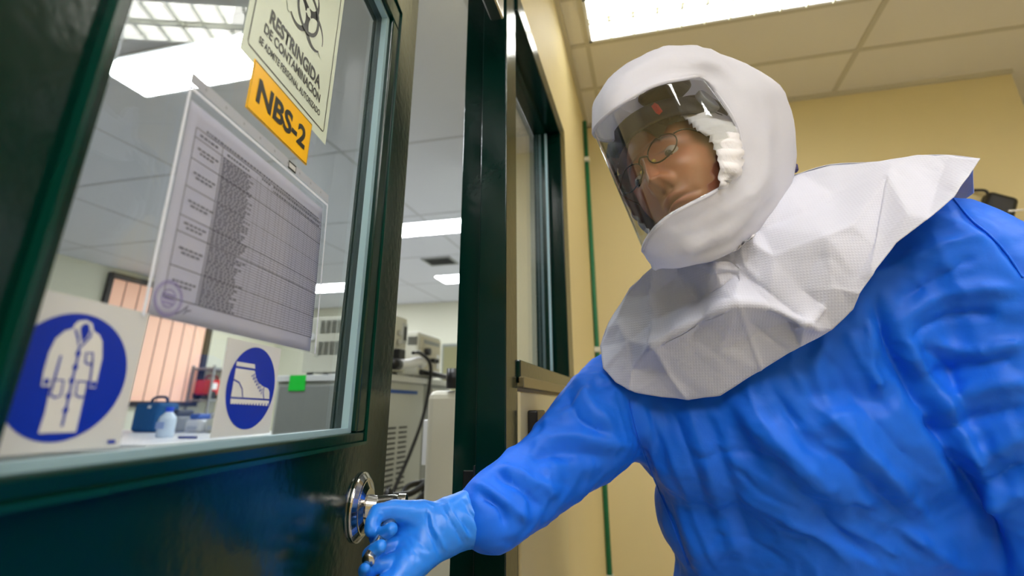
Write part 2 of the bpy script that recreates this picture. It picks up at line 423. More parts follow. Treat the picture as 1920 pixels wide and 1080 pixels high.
# air vent
t = thing('air_vent', 'small grey square air vent in the laboratory ceiling between two lamps', 'vent', (-2.15, 5.2, ZC))
bm = bmesh.new()
box(bm, (-2.33, 5.06, ZC-.012), (-2.0, 5.08, ZC)); box(bm, (-2.33, 5.34, ZC-.012), (-2.0, 5.36, ZC)); box(bm, (-2.33, 5.06, ZC-.012), (-2.31, 5.36, ZC)); box(bm, (-2.02, 5.06, ZC-.012), (-2.0, 5.36, ZC))
obj('frame', bm, M_GREY, t)
bm = bmesh.new()
for i in range(8): box(bm, (-2.31, 5.09+i*.032, ZC-.010), (-2.02, 5.10+i*.032, ZC-.001))
box(bm, (-2.31, 5.08, ZC-.0015), (-2.02, 5.34, ZC-.0005))
obj('slats', bm, mat('vent_dark', (60, 62, 64), .6), t)
# lab window with vertical blind
bm = bmesh.new()
wy0, wy1, wz0, wz1 = 4.53, 6.0, 1.22, 2.56
for a, b in (((XL, wy0-.05, wz0-.05), (XL+.05, wy1+.05, wz0)), ((XL, wy0-.05, wz1), (XL+.07, wy1+.05, wz1+.06)), ((XL, wy0-.05, wz0), (XL+.05, wy0, wz1)), ((XL, wy1, wz0), (XL+.05, wy1+.08, wz1))): box(bm, a, b)
w2 = struct(obj('window_2', bm, mat('dark_window_frame', (38, 34, 32), .5)))
bd = thing('vertical_blind', 'salmon vertical strip blind in the dark framed laboratory window', 'blind', (XL+.02, 5.2, 1.22))
mb = mat('blind_salmon_glow', (246, 206, 186), .6); 
nt = mb.node_tree; nt.nodes['Principled BSDF'].inputs['Emission Color'].default_value = lin((245, 175, 140)); nt.nodes['Principled BSDF'].inputs['Emission Strength'].default_value = .35  # faint slat emission stands in for light coming through the window
mdk = mat('blind_gap', (96, 60, 50), .6)
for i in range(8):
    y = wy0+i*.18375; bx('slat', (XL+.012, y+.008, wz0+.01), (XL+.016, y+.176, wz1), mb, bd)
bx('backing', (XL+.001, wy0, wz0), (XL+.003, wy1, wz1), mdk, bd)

struct(bx('wall_lab_added', (-1.03, 2.92, 0), (XW-.1, 3.02, ZC), M_LABWALL))  # added wall, gives the sidelight a bright pale background
# ------------------------------------------------------------- lab equipment
def vents(bm, x, y0, y1, z0, z1, n, t=.004):
    for i in range(n):
        z = z0+(z1-z0)*i/(n-1); box(bm, (x-t, y0, z-.0045), (x+.0012, y1, z+.0045))
XC = -1.2
cab = thing('freezer_cabinet', 'pale grey laboratory cabinet with slotted side vents behind the door gap', 'cabinet', (-1.47, 2.52, 0))
bx('body', (-1.78, 2.30, .02), (XC, 2.75, 1.27), M_GREYL, cab, bevel=.01)
bx('worktop', (-1.79, 2.29, 1.27), (XC+.01, 2.755, 1.30), M_WHITE, cab, bevel=.004)
bm = bmesh.new(); vents(bm, XC, 2.345, 2.44, .66, 1.06, 19); obj('vent_slots', bm, M_BLACK, cab); bm = bmesh.new(); vents(bm, XC, 2.47, 2.56, .66, 1.06, 19); obj('vent_slots', bm, M_BLACK, cab)
bx('blue_strip', (XC, 2.33, 1.215), (XC+.002, 2.66, 1.232), mat('blue_tape', (20, 80, 170), .5), cab)
bx('front_panel', (-1.76, 2.292, .1), (-1.22, 2.30, 1.25), M_GREY, cab, bevel=.003)
p = on_y(557, 718, 2.288)
o = bx('green_note', (p.x-.045, 2.288, p.z-.036), (p.x+.045, 2.2915, p.z+.036), mat('green_note_paper', (30, 225, 70), .6)); tag(o, 'bright green note stuck on the grey cabinet front', 'note')
cab2 = thing('lab_cabinet', 'darker grey laboratory cabinet just behind the vented one', 'cabinet', (-1.4, 2.95, 0))
bx('body', (-1.78, 2.765, .02), (XC-.005, 3.15, 1.27), M_GREY, cab2, bevel=.01); bx('worktop', (-1.79, 2.765, 1.27), (XC+.005, 3.165, 1.30), M_GREYL, cab2)
bx('door', (XC-.005, 2.85, .06), (XC+.008, 3.14, 1.25), M_CREAM, cab2, bevel=.004)
# instrument A (grey, vents and gauge towards the door; power inlet on its end)
ia = thing('power_supply', 'boxy cream instrument with round gauge and power socket, nearest on the cabinet', 'instrument', (-1.44, 2.42, 1.30))
bx('body', (-1.68, 2.335, 1.315), (XC-.005, 2.50, 1.585), M_CREAM, ia, bevel=.006)
for k in range(2):
    bm = bmesh.new()
    for i in range(6):
        for j in range(4): box(bm, (-1.60+j*.032, 2.332, 1.40+k*.105+i*.011), (-1.574+j*.032, 2.336, 1.4045+k*.105+i*.011))
    obj('vent_slots', bm, mat('slot_grey', (70, 72, 74), .6), ia)
bm = bmesh.new(); disc_solid(bm, (-1.645, 2.335, 1.487), (0, -1, 0), .02, .006); obj('gauge', bm, M_WHITE, ia, bevel=.001)
bx('switch', (XC-.005, 2.455, 1.47), (XC+.004, 2.485, 1.54), M_BLACK, ia, bevel=.002)
bx('switch_plate', (XC-.006, 2.445, 1.455), (XC+.0015, 2.493, 1.555), M_GREYL, ia)
for z in (1.50, 1.455):
    bm = bmesh.new(); disc_solid(bm, (XC-.006, 2.405, z), (1, 0, 0), .014, .012); obj('connector', bm, M_STEEL, ia)
bx('socket', (XC-.004, 2.36, 1.36), (XC+.03, 2.43, 1.42), M_BLACK, ia, bevel=.006)
for x in (-1.64, -1.25):
    for y in (2.35, 2.485): bx('foot', (x-.012, y-.01, 1.30), (x+.012, y+.01, 1.315), M_BLACK, ia)
# instrument B with knobs
ib = thing('pump_controller', 'cream instrument with black knobs and rounded top, behind the power socket one', 'instrument', (-1.34, 2.84, 1.30))
bx('body', (-1.50, 2.66, 1.312), (XC-.01, 2.99, 1.545), M_CREAM, ib, bevel=.018)
bx('front_panel', (XC-.011, 2.69, 1.33), (XC-.004, 2.97, 1.52), mat('panel_beige', (205, 198, 176), .5), ib, bevel=.003)
bx('label_strip', (XC-.004, 2.72, 1.485), (XC-.002, 2.94, 1.505), M_GREY, ib)
for y, z, r in ((2.745, 1.44, .02), (2.82, 1.40, .012), (2.87, 1.40, .012)):
    bm = bmesh.new(); disc_solid(bm, (XC-.004, y, z), (1, 0, 0), r, .03); obj('knob', bm, M_BLACK, ib, bevel=.002)
bx('display', (XC-.004, 2.91, 1.36), (XC-.002, 2.95, 1.44), M_WHITE, ib)
bm = bmesh.new()
for i in range(7): box(bm, (-1.27+i*.008, 2.657, 1.47), (-1.266+i*.008, 2.661, 1.515))
obj('vent_slots', bm, M_BLACK, ib)
for y in (2.68, 2.95): bx('foot', (-1.3, y, 1.30), (-1.25, y+.02, 1.312), M_BLACK, ib)
# plugs and cables
bm = bmesh.new(); tube(bm, spline([(-1.175, 2.36, 1.345), (-1.165, 2.46, 1.355), (-1.155, 2.56, 1.375), (-1.15, 2.60, 1.36)], 5), .024, 12); obj('power_plug', bm, M_WHITE, ia, True)
bm = bmesh.new(); tube(bm, [(-1.175, 2.30, 1.345), (-1.175, 2.37, 1.345)], .026, 12); obj('collar', bm, M_BLACK, ia, True)
bm = bmesh.new(); tube(bm, spline([(-1.135, 2.44, 1.405), (-1.13, 2.52, 1.41), (-1.12, 2.62, 1.37), (-1.13, 2.655, 1.28), (-1.14, 2.62, 1.12), (-1.15, 2.52, .96), (-1.17, 2.40, .80), (-1.17, 2.32, .70)], 8), .009, 10)
tag(obj('power_cable', bm, M_BLACK, None, True), 'black cable hanging from the instrument down the vented cabinet side', 'cable')
bm = bmesh.new(); tube(bm, spline([(-1.17, 2.62, 1.325), (-1.13, 2.72, 1.318), (-1.12, 2.85, 1.312), (-1.10, 2.99, 1.318)], 6), .014, 10)
o = obj('black_hose', bm, M_BLACK, None, True); tag(o, 'dark hose lying along the edge of the cabinet worktop', 'hose')
bm = bmesh.new(); tube(bm, spline([(-1.10, 2.96, 1.30), (-1.08, 3.08, 1.298), (-1.06, 3.14, 1.285)], 6), .009, 10)
tag(obj('purple_cable', bm, mat('purple_cable', (110, 60, 150), .4), None, True), 'purple cable end at the right of the dark hose', 'cable')
for i, (pts, lb) in enumerate([([(790, 905, 1.9), (765, 912, 1.85), (752, 935, 1.8), (748, 960, 1.8)], 'short curved black cable low in the door gap'),
        ([(800, 905, 1.75), (770, 925, 1.7), (735, 930, 1.65), (725, 935, 1.6)], 'black cable crossing level behind the door handle'),
        ([(805, 920, 1.75), (780, 940, 1.7), (755, 960, 1.6), (740, 985, 1.6)], 'lowest black cable sloping behind the gloved hand'),
        ([(792, 900, 1.8), (795, 930, 1.8), (785, 960, 1.78), (800, 985, 1.75)], 'black cable hanging straight beside the cream panel')]):
    bm = bmesh.new(); tube(bm, spline([P(*q) for q in pts]+[Vector((P(*pts[-1]).x-.02, P(*pts[-1]).y, .6)), Vector((P(*pts[-1]).x, P(*pts[-1]).y, .01))], 6), .010, 8)
    tag(obj('black_cable', bm, M_BLACK, None, True), lb, 'cable')
# cream upright panel and white card box beside the jamb
cp = thing('cream_trolley', 'cream enamel trolley side with rounded top, standing right behind the door jamb', 'trolley', (-.48, 1.5, 0))
bx('side_panel', (-.578, 1.34, .02), (-.365, 1.75, 1.192), mat('cream_panel', (206, 203, 186), .4, mottled=.05), cp, bevel=.02)
bm = bmesh.new(); disc_solid(bm, P(850, 706, 1.38)-Vector((0, 0, .03)), (0, .0, 1), .018, .05); obj('knob', bm, M_BLACK, cp, True)
bx('side_box', (-.705, 1.62, .985), (-.577, 1.66, 1.115), M_WHITE, cp, bevel=.003)
# lab bench along the left with items
def bench_pt(px, py, z): r = ray(px, py); return CAM + r*((z-CAMZ)/r.z)
BZ = .98
b0 = bench_pt(340, 812, BZ)
YBn = b0.y
bn = thing('lab_bench', 'long white laboratory bench below the blind window', 'bench', (b0.x, b0.y, 0))
bx('worktop', (b0.x-1.6, YBn-1.1, BZ-.04), (b0.x+.9, YBn+.45, BZ), M_WHITE, bn, bevel=.004)
bx('cupboard', (b0.x-1.55, YBn-.95, .08), (b0.x+.85, YBn+.4, BZ-.04), M_GREYL, bn)
bx('plinth', (b0.x-1.5, YBn-.9, 0), (b0.x+.8, YBn+.36, .08), M_BLACK, bn)
def on_bench(px, dy): 
    r = ray(px, 800); t = (YBn+dy)/r.y; return CAM.x+r.x*t, YBn+dy
x, y = on_bench(292, .12)
t = thing('cool_bag', 'blue cool bag standing at the left end on the white bench', 'bag', (x, y, BZ))
bx('body', (x-.14, y-.1, BZ), (x+.10, y+.1, BZ+.21), mat('bag_blue', (10, 92, 150), .7, mottled=.3), t, bevel=.03)
bm = bmesh.new(); tube(bm, spline([(x-.09, y, BZ+.20), (x-.07, y, BZ+.245), (x+.04, y, BZ+.25), (x+.07, y, BZ+.20)], 5), .010, 8); obj('handle', bm, mat('bag_dark', (12, 40, 70), .7), t, True)
bx('clasp', (x-.0, y-.105, BZ+.17), (x+.025, y-.098, BZ+.19), M_WHITE, t)
x, y = on_bench(312, -.5)
t = thing('wash_bottle', 'clear plastic bottle with a blue cap at the front of the bench', 'bottle', (x, y, BZ))
bm = bmesh.new()
prof = [(.0, 0), (.045, 0), (.05, .01), (.05, .10), (.045, .12), (.022, .145), (.02, .155), (0, .155)]
def lathe(bm, prof, c, n=24):
    rs = []
    for r, z in prof: rs.append([bm.verts.new((c[0]+r*math.cos(2*math.pi*k/n), c[1]+r*math.sin(2*math.pi*k/n), c[2]+z)) for k in range(n)])
    for A, B in zip(rs[:-1], rs[1:]):
        for k in range(n): bm.faces.new((A[k], A[(k+1) % n], B[(k+1) % n], B[k]))
    bmesh.ops.remove_doubles(bm, verts=bm.verts, dist=1e-5)
lathe(bm, prof, (x, y, BZ)); obj('bottle_body', bm, mat('bottle_plastic', (205, 220, 235), .25, spec=.6), t, True)
bm = bmesh.new(); disc_solid(bm, (x, y, BZ+.15), (0, 0, 1), .024, .028, 20); obj('cap', bm, mat('cap_blue', (20, 70, 220), .4), t, bevel=.003)
bx('bottle_label', (x-.03, y-.052, BZ+.05), (x+.03, y-.047, BZ+.09), mat('label_blue', (150, 170, 215), .5), t)
spec = [('balance', 340, .18, .12, .16, M_GREY, 'grey laboratory balance next to the blue cool bag', (205, 215, 60)),
        ('centrifuge', 380, .16, .15, .13, M_WHITE, 'white desktop centrifuge with a blue lid in the middle of the bench', (60, 100, 190)),
        ('heating_block', 418, .16, .15, .14, M_CREAM, 'rounded white heating block at the right end of the bench', (200, 200, 205))]
for nm, px, dy, wd, ht, mm, lb, lc in spec:
    x, y = on_bench(px, dy)
    t = thing(nm, lb, 'instrument', (x, y, BZ))
    bx('body', (x-wd/2, y-.1, BZ), (x+wd/2, y+.1, BZ+ht*.7), mm, t, bevel=.02)
    bx('lid', (x-wd*.42, y-.08, BZ+ht*.7), (x+wd*.2, y+.08, BZ+ht), mat(nm+'_lid', lc if nm != 'balance' else (70, 74, 80), .4), t, bevel=.015)
    bx('control_panel', (x-wd*.3, y-.104, BZ+ht*.15), (x+wd*.3, y-.098, BZ+ht*.35), mat(nm+'_panel', lc if nm == 'balance' else (190, 196, 205), .4), t)
x, y = on_bench(352, -.62)
bm = bmesh.new(); tube(bm, [(x-.05, y, BZ+.008), (x+.06, y+.02, BZ+.008)], .007, 10); tag(obj('marker_pen', bm, mat('pen_blue', (50, 60, 130), .4), None, True), 'small dark blue pen lying on the bench behind the door glass', 'pen')
# shelf rack with red box, against left wall
a = on_x(388, 748, XL+.35); b = on_x(440, 748, XL+.35)
sh = thing('shelf_rack', 'grey metal shelf rack standing right of the blind window', 'shelf', (XL+.2, (a.y+b.y)/2, 0))
for z in (a.z-.015, a.z-.5, a.z+.38): bx('shelf', (XL+.02, a.y, z-.012), (XL+.38, a.y+.85, z+.012), M_GREY, sh)
for yy in (a.y, a.y+.83):
    for xx in (XL+.02, XL+.355): bx('post', (xx, yy, 0), (xx+.025, yy+.025, a.z+.42), M_GREY, sh)
t = thing('red_case', 'red equipment case with black wheels and a white label, on the metal shelf', 'case', (XL+.2, a.y+.2, a.z))
bx('body', (XL+.08, a.y+.03, a.z+.05), (XL+.34, a.y+.34, a.z+.24), mat('case_red', (215, 30, 30), .4), t, bevel=.03)
bx('case_label', (XL+.335, a.y+.06, a.z+.12), (XL+.345, a.y+.14, a.z+.2), M_WHITE, t)
for yy in (a.y+.08, a.y+.29):
    bm = bmesh.new(); disc_solid(bm, (XL+.32, yy, a.z+.048), (1, 0, 0), .05, .04, 20); obj('wheel', bm, M_BLACK, t)
    bm = bmesh.new(); disc_solid(bm, (XL+.08, yy, a.z+.048), (1, 0, 0), .05, .04, 20); obj('wheel', bm, M_BLACK, t)
bm = bmesh.new(); tube(bm, spline([(XL+.2, a.y+.08, a.z+.23), (XL+.2, a.y+.1, a.z+.29), (XL+.2, a.y+.26, a.z+.29), (XL+.2, a.y+.28, a.z+.23)], 5), .012, 8); obj('handle', bm, mat('case_red_dark', (170, 20, 25), .4), t, True)
t = thing('brown_carton', 'brown carton beside the red case on the shelf', 'box', (XL+.2, a.y+.5, a.z))
bx('carton', (XL+.07, a.y+.40, a.z), (XL+.32, a.y+.68, a.z+.22), mat('carton', (160, 135, 105), .7), t, bevel=.004); bx('tape', (XL+.07, a.y+.52, a.z+.2195), (XL+.322, a.y+.56, a.z+.2215), M_CREAM, t)
# small far partition window in the lab gap
bm = bmesh.new(); p0 = on_y(829, 648, YF-.02); p1 = on_y(870, 690, YF-.02)
box(bm, (p0.x, YF-.03, 1.25), (p0.x+.7, YF, p0.z+.02))
w3 = struct(obj('window_3', bm, mat('steel_frame', (130, 135, 130), .4), bevel=.01))
bx('glass_pane', (p0.x+.03, YF-.034, 1.28), (p0.x+.67, YF-.028, p0.z-.02), mat('olive_glass', (140, 138, 105), .2), w3)

# ------------------------------------------------------------- thing on back wall (right)
q = on_y(1880, 385, YB)
t = thing('wall_device', 'black device with a thin cable fixed high on the yellow back wall', 'device', (q.x, YB, q.z))
bx('body', (q.x-.085, YB-.07, q.z-.13), (q.x+.028, YB, q.z+.02), M_BLACK, t, bevel=.02, M=Matrix.Translation(Vector((q.x, YB, q.z))) @ Matrix.Rotation(.45, 4, 'Y') @ Matrix.Translation(-Vector((q.x, YB, q.z))))
bm = bmesh.new(); tube(bm, spline([on_y(1826, 357, YB-.02), on_y(1848, 358, YB-.03), on_y(1855, 372, YB-.03), on_y(1862, 384, YB-.03)], 5), .007, 8); obj('cable', bm, M_BLACK, t, True)
bx('chrome_strip', (q.x-.03, YB-.074, q.z-.055), (q.x+.025, YB-.068, q.z-.047), M_STEEL, t)

# ==================================================================== DOOR
TD = .042   # leaf thickness; the corridor face is the plane NN.p = -.28
DM = Matrix(((DD.x, NN.x, 0, -.28*NN.x), (DD.y, NN.y, 0, -.28*NN.y), (0, 0, 1, 0), (0, 0, 0, 1)))  # (s, n, z)
S0, S1 = -.135, .914; GL, GR, GB, GT = .262, .745, 1.118, 1.820; DT = 2.19
bm = bmesh.new()
# leaf as one frame: grid with a hole
def frame_leaf(bm, n0, n1, s0, s1, z0, z1, gs0, gs1, gz0, gz1, M):
    for a, b in (((s0, n0, z0), (s1, n1, gz0)), ((s0, n0, gz1), (s1, n1, z1)), ((s0, n0, gz0), (gs0, n1, gz1)), ((gs1, n0, gz0), (s1, n1, gz1))): box(bm, a, b, M)
frame_leaf(bm, -TD, 0, S0, S1, .008, DT, GL-.012, GR+.049, GB-.014, GT+.045, DM)
bmesh.ops.remove_doubles(bm, verts=bm.verts, dist=1e-5)
door = struct(obj('door_1', bm, M_GREEN))
bm = bmesh.new()
frame_leaf(bm, -TD+.006, .004, GL-.012, GR+.049, GB-.014, GT+.045, GL, GR+.012, GB, GT, DM)
obj('glazing_bead', bm, M_GREEN2, door, bevel=.003)
bm = bmesh.new()   # thin raised lip of the bead
frame_leaf(bm, 0, .007, GL-.014, GR+.052, GB-.017, GT+.048, GL-.010, GR+.048, GB-.013, GT+.044, DM)
obj('bead_edge', bm, mat('green_edge', (2, 50, 40), .2, spec=.4), door)
bm = bmesh.new()
frame_leaf(bm, -.014, -.004, GL, GR+.012, GB, GT, GL+.003, GR, GB+.006, GT-.006, DM)
obj('sealant', bm, M_SEAL, door)
bx('glass_pane', (GL, -.020, GB), (GR+.012, -.014, GT), M_GLASS, door, M=DM)
NG = -.0136   # front face of the glass
def dp(s, z, off=0): return DM @ Vector((s, NG+off, z))
# handle: rose, spindle, lever
C0 = on_door(674, 950)
hd = bmesh.new()
disc_solid(hd, C0, NN, .0445, .004, 48); disc_solid(hd, C0+NN*.004, NN, .044, .006, 48, .036)
disc_solid(hd, C0+NN*.010, NN, .034, .004, 40, .024)
obj('handle_rose', hd, M_CHROME, door, bevel=.0012)
hd = bmesh.new(); disc_solid(hd, C0+NN*.012, NN, .0165, .016, 32, .0135); disc_solid(hd, C0+NN*.028, NN, .0105, .006, 32)
obj('handle_collar', hd, M_STEEL, door, bevel=.001)
BETA = math.radians(24)
LV = -DD*math.cos(BETA)-Vector((0, 0, 1))*math.sin(BETA)
C1 = C0+NN*.058+Vector((0, 0, .008))
hd = bmesh.new()
path = [C0+NN*.02+Vector((0, 0, .006)), C1-NN*.012, C1-NN*.003+LV*.003, C1+LV*.012]+[C1+LV*(.012+.0105*i)-NN*(.00005*i*i) for i in range(1, 11)]
tube(hd, spline(path, 4), .0078, 16)
obj('handle_lever', hd, M_STEEL, door, True)
hd = bmesh.new(); disc_solid(hd, C1-NN*.003, NN, .0088, .012, 24); obj('lever_end_cap', hd, M_CHROME, door, bevel=.001)
# latch on the door edge
bx('latch_plate', (S1-.001, -.034, .95), (S1+.0015, -.010, 1.10), M_STEEL, door, M=DM)
# door closer bracket at the head
cl = thing('door_closer', 'grey metal door closer bracket on the dark green door head', 'door closer', (XW-.02, .80, 2.0))
bx('bracket', (XW-.012, .775, 1.905), (XW+.016, .845, 2.13), M_STEEL, cl, bevel=.004)
bx('arm', (XW-.006, .62, 2.11), (XW+.012, .84, 2.135), M_STEEL, cl, bevel=.002)

# ------------------------------------------------------------- signs on the glass
def poly(bm, pts, off):
    vs = [bm.verts.new(dp(s, z, off)) for s, z in pts]
    f = bm.faces.new(vs); bm.normal_update()
    if f.normal.dot(NN) < 0: f.normal_flip()
    bmesh.ops.triangulate(bm, faces=[f]); return f
def plate(name, s0, s1, z0, z1, m, t=.0008):
    bm = bmesh.new(); box(bm, (s0, NG+.0001, z0), (s1, NG+t, z1), DM); return obj(name, bm, m)
def ell(c, rx, ry, n=64, a0=0, a1=2*math.pi): return [(c[0]+rx*math.cos(a0+(a1-a0)*i/n), c[1]+ry*math.sin(a0+(a1-a0)*i/n)) for i in range(n)]
def strip(bm, pts, wd, off, closed=False):
    """flat printed line along sign coordinates"""
    K = len(pts); L = []
    for i, p in enumerate(pts):
        a = pts[i-1] if (i or closed) else p; b = pts[(i+1) % K] if (i < K-1 or closed) else p
        d = Vector((b[0]-a[0], b[1]-a[1])); d.normalize(); n = Vector((-d.y, d.x))*wd/2
        L.append((bm.verts.new(dp(p[0]+n.x, p[1]+n.y, off)), bm.verts.new(dp(p[0]-n.x, p[1]-n.y, off))))
    for i in range(K if closed else K-1):
        A = L[i]; B = L[(i+1) % K]; bm.faces.new((A[0], A[1], B[1], B[0]))
def pxs(pts, ox=0, oy=0, k=1.0): return [sz(ox+x*k, oy+y*k) for x, y in pts]
def text_on(body, s, z, size, m, parent, bold=0, xs=1.0, off=.0012, rot=0, name='lettering', ax='LEFT'):
    me = text_mesh(body, size, bold, ax, xs)
    c, sn = math.cos(rot), math.sin(rot)
    for v in me.vertices:
        x, y = v.co.x*c-v.co.y*sn, v.co.x*sn+v.co.y*c
        v.co = dp(s+x, z+y, off)
    o = obj(name, me, m, parent); return o
k4 = 1/2.842
Z4 = lambda pts: pxs(pts, 0, 520, k4)        # coordinates read in the magnified view of the lower door glass
cs = thing('coat_sign', 'square sign with white lab coat on a blue disc, lower left of the door glass', 'sign', dp(.31, 1.17))
bm = bmesh.new(); box(bm, (GL+.001, NG+.0001, GB+.008), (.358, NG+.0008, 1.215), DM); obj('plate', bm, M_PLATE, cs)
a = [sz(x, y) for x, y in ((40, 700), (272, 690), (165, 582), (130, 830))]
cc = ((a[0][0]+a[1][0])/2, (a[2][1]+a[3][1])/2); rx, rz = (a[1][0]-a[0][0])/2, (a[2][1]-a[3][1])/2
bm = bmesh.new(); poly(bm, ell(cc, rx, rz), .0011); obj('blue_disc', bm, M_BLUE, cs)
bm = bmesh.new()
poly(bm, Z4([(497, 250), (520, 230), (560, 226), (590, 245), (596, 285), (625, 305), (640, 340), (640, 430), (620, 520), (603, 592), (568, 588), (572, 560), (560, 560), (545, 640), (505, 825), (310, 832), (345, 720), (365, 620), (372, 582), (325, 580), (338, 500), (365, 400), (400, 325), (445, 285), (490, 270)]), .0014)
obj('coat_symbol', bm, M_SIGNW, cs)
bm = bmesh.new()
poly(bm, Z4([(525, 268), (545, 245), (568, 248), (574, 280), (560, 315), (533, 345)]), .0017)
for pl in ([(500, 275), (512, 320), (518, 378), (580, 310), (578, 288)], [(518, 378), (510, 430), (490, 520), (465, 640), (445, 730), (430, 795)], [(425, 415), (400, 510), (375, 600)], [(588, 440), (580, 510), (568, 585)]):
    strip(bm, Z4(pl), .0016, .0017)
for pl in ([(555, 402), (590, 402), (587, 455), (570, 462), (550, 455)], [(385, 545), (440, 548), (425, 630), (395, 640), (370, 628)], [(510, 553), (562, 556), (552, 632), (525, 640), (500, 628)]):
    strip(bm, Z4(pl), .0013, .0017, True)
for c in ((513, 405), (498, 478), (480, 550), (463, 632), (448, 708), (350, 555), (592, 570)):
    q = sz(c[0]*k4, 520+c[1]*k4); poly(bm, ell(q, .0019, .0019, 12), .0018)
obj('coat_outline', bm, M_BLUE, cs)
bm = bmesh.new(); poly(bm, Z4([(668, 868), (708, 866), (706, 884), (666, 886)]), .0014); obj('maker_mark', bm, M_BLUE, cs)
bs = thing('boot_sign', 'sign with white safety boot on a blue oval, lower middle of the door glass', 'sign', dp(.5, 1.17))
bm = bmesh.new(); box(bm, (.4565, NG+.0001, GB+.008), (.553, NG+.0008, 1.210), DM); obj('plate', bm, M_PLATE, bs)
a = [sz(*p) for p in ((448, 735), (537, 720), (500, 650), (485, 805))]
cc = ((a[0][0]+a[1][0])/2, (a[2][1]+a[3][1])/2); rx, rz = (a[1][0]-a[0][0])/2, (a[2][1]-a[3][1])/2
bm = bmesh.new(); poly(bm, ell(cc, rx, rz), .0011); obj('blue_disc', bm, M_BLUE, bs)
bm = bmesh.new()
poly(bm, Z4([(1330, 448), (1422, 463), (1424, 487), (1327, 470)]), .0014)
poly(bm, Z4([(1325, 483), (1422, 497), (1428, 530), (1440, 560), (1462, 580), (1490, 592), (1497, 610), (1496, 648), (1300, 636), (1312, 560)]), .0014)
poly(bm, Z4([(1298, 646), (1495, 657), (1493, 685), (1297, 675)]), .0014)
obj('boot_symbol', bm, M_SIGNW, bs)
bm = bmesh.new()
strip(bm, Z4([(1313, 545), (1340, 560), (1356, 595), (1358, 638)]), .0013, .0017); strip(bm, Z4([(1468, 585), (1464, 615), (1466, 646)]), .0013, .0017)
for i in range(6):
    x, y = 1404+i*8, 520+i*16
    strip(bm, Z4([(x, y+8), (x+16, y-6), (x+8, y+24)]), .0011, .0017)
for i in range(13): strip(bm, Z4([(1308+i*15, 672), (1306+i*15, 688)]), .0018, .0017)
obj('boot_outline', bm, M_BLUE, bs)
# NBS-2
ns = thing('biosafety_level_sign', 'amber sign with bold black letters NBS-2 on the door glass', 'sign', dp(.484, 1.452))
bm = bmesh.new(); box(bm, (.4185, NG+.0006, 1.4255), (.549, NG+.0016, 1.4815), DM); obj('plate', bm, M_NBS, ns)
bm = bmesh.new(); strip(bm, [(.4195, 1.4265), (.548, 1.4265), (.548, 1.4805), (.4195, 1.4805)], .0009, .0019, True); obj('border', bm, M_INK, ns)
text_on('NBS-2', .4835, 1.4415, .036, M_INK, ns, .0012, 1.15, .002, ax='CENTER')
# biohazard sheet
bh = thing('biohazard_sign', 'pale green restricted area sign with black biohazard symbol, top of the door glass', 'sign', dp(.49, 1.6))
bm = bmesh.new(); box(bm, (.395, NG+.0001, 1.476), (.592, NG+.0006, 1.745), DM); obj('plate', bm, M_BIO, bh)
bm = bmesh.new(); strip(bm, [(.4055, 1.489), (.5795, 1.489), (.5815, 1.4925), (.5815, 1.729), (.5795, 1.733), (.4055, 1.733), (.4035, 1.729), (.4035, 1.4925)], .0014, .0010, True); obj('border', bm, M_INK, bh)
text_on('RESTRINGIDA', .4925, 1.5375, .0240, M_INK, bh, .0007, .84, .0011, ax='CENTER')
text_on('DE CONTAMINACION', .4925, 1.520, .0165, M_INK, bh, .0004, .82, .0011, ax='CENTER')
text_on('SE ADMITE PERSONAL AUTORIZADO', .4925, 1.503, .0115, M_INK, bh, .0002, .76, .0011, ax='CENTER')
text_on('BIOSEGURIDAD', .4925, 1.702, .0240, M_INK, bh, .0007, .8, .0011, ax='CENTER')
text_on('AREA', .408, 1.66, .0150, M_INK, bh, .0003, .9, .0011)
bc = (.502, 1.612); bm = bmesh.new(); bm2 = bmesh.new()
for k in range(3):
    an = math.pi/2+k*2*math.pi/3
    d = (math.cos(an), math.sin(an))
    poly(bm, ell((bc[0]+d[0]*.0235, bc[1]+d[1]*.0235), .0255, .0255, 40), .0010)
    poly(bm2, ell((bc[0]+d[0]*.0275, bc[1]+d[1]*.0275), .0195, .0195, 40), .0013)
    an2 = an; p = (bc[0]+d[0]*.046, bc[1]+d[1]*.046)
    n = (-d[1], d[0])
    poly(bm2, [(p[0]+n[0]*.005-d[0]*.012, p[1]+n[1]*.005-d[1]*.012), (p[0]-n[0]*.005-d[0]*.012, p[1]-n[1]*.005-d[1]*.012), (p[0]-n[0]*.009+d[0]*.008, p[1]-n[1]*.009+d[1]*.008), (p[0]+n[0]*.009+d[0]*.008, p[1]+n[1]*.009+d[1]*.008)], .0014)
    strip(bm2, [(bc[0]+d[0]*.004, bc[1]+d[1]*.004), (bc[0]+d[0]*.014, bc[1]+d[1]*.014)], .0022, .0015)
poly(bm2, ell(bc, .0055, .0055, 24), .0016)
bm3 = bmesh.new(); strip(bm3, ell(bc, .0265, .0265, 60), .0048, .0018, True)
obj('biohazard_symbol', bm, M_INK, bh); obj('symbol_cutouts', bm2, M_BIO, bh)
# ring drawn only where the lobes leave it clear
obj('symbol_ring', bm3, M_INK, bh)
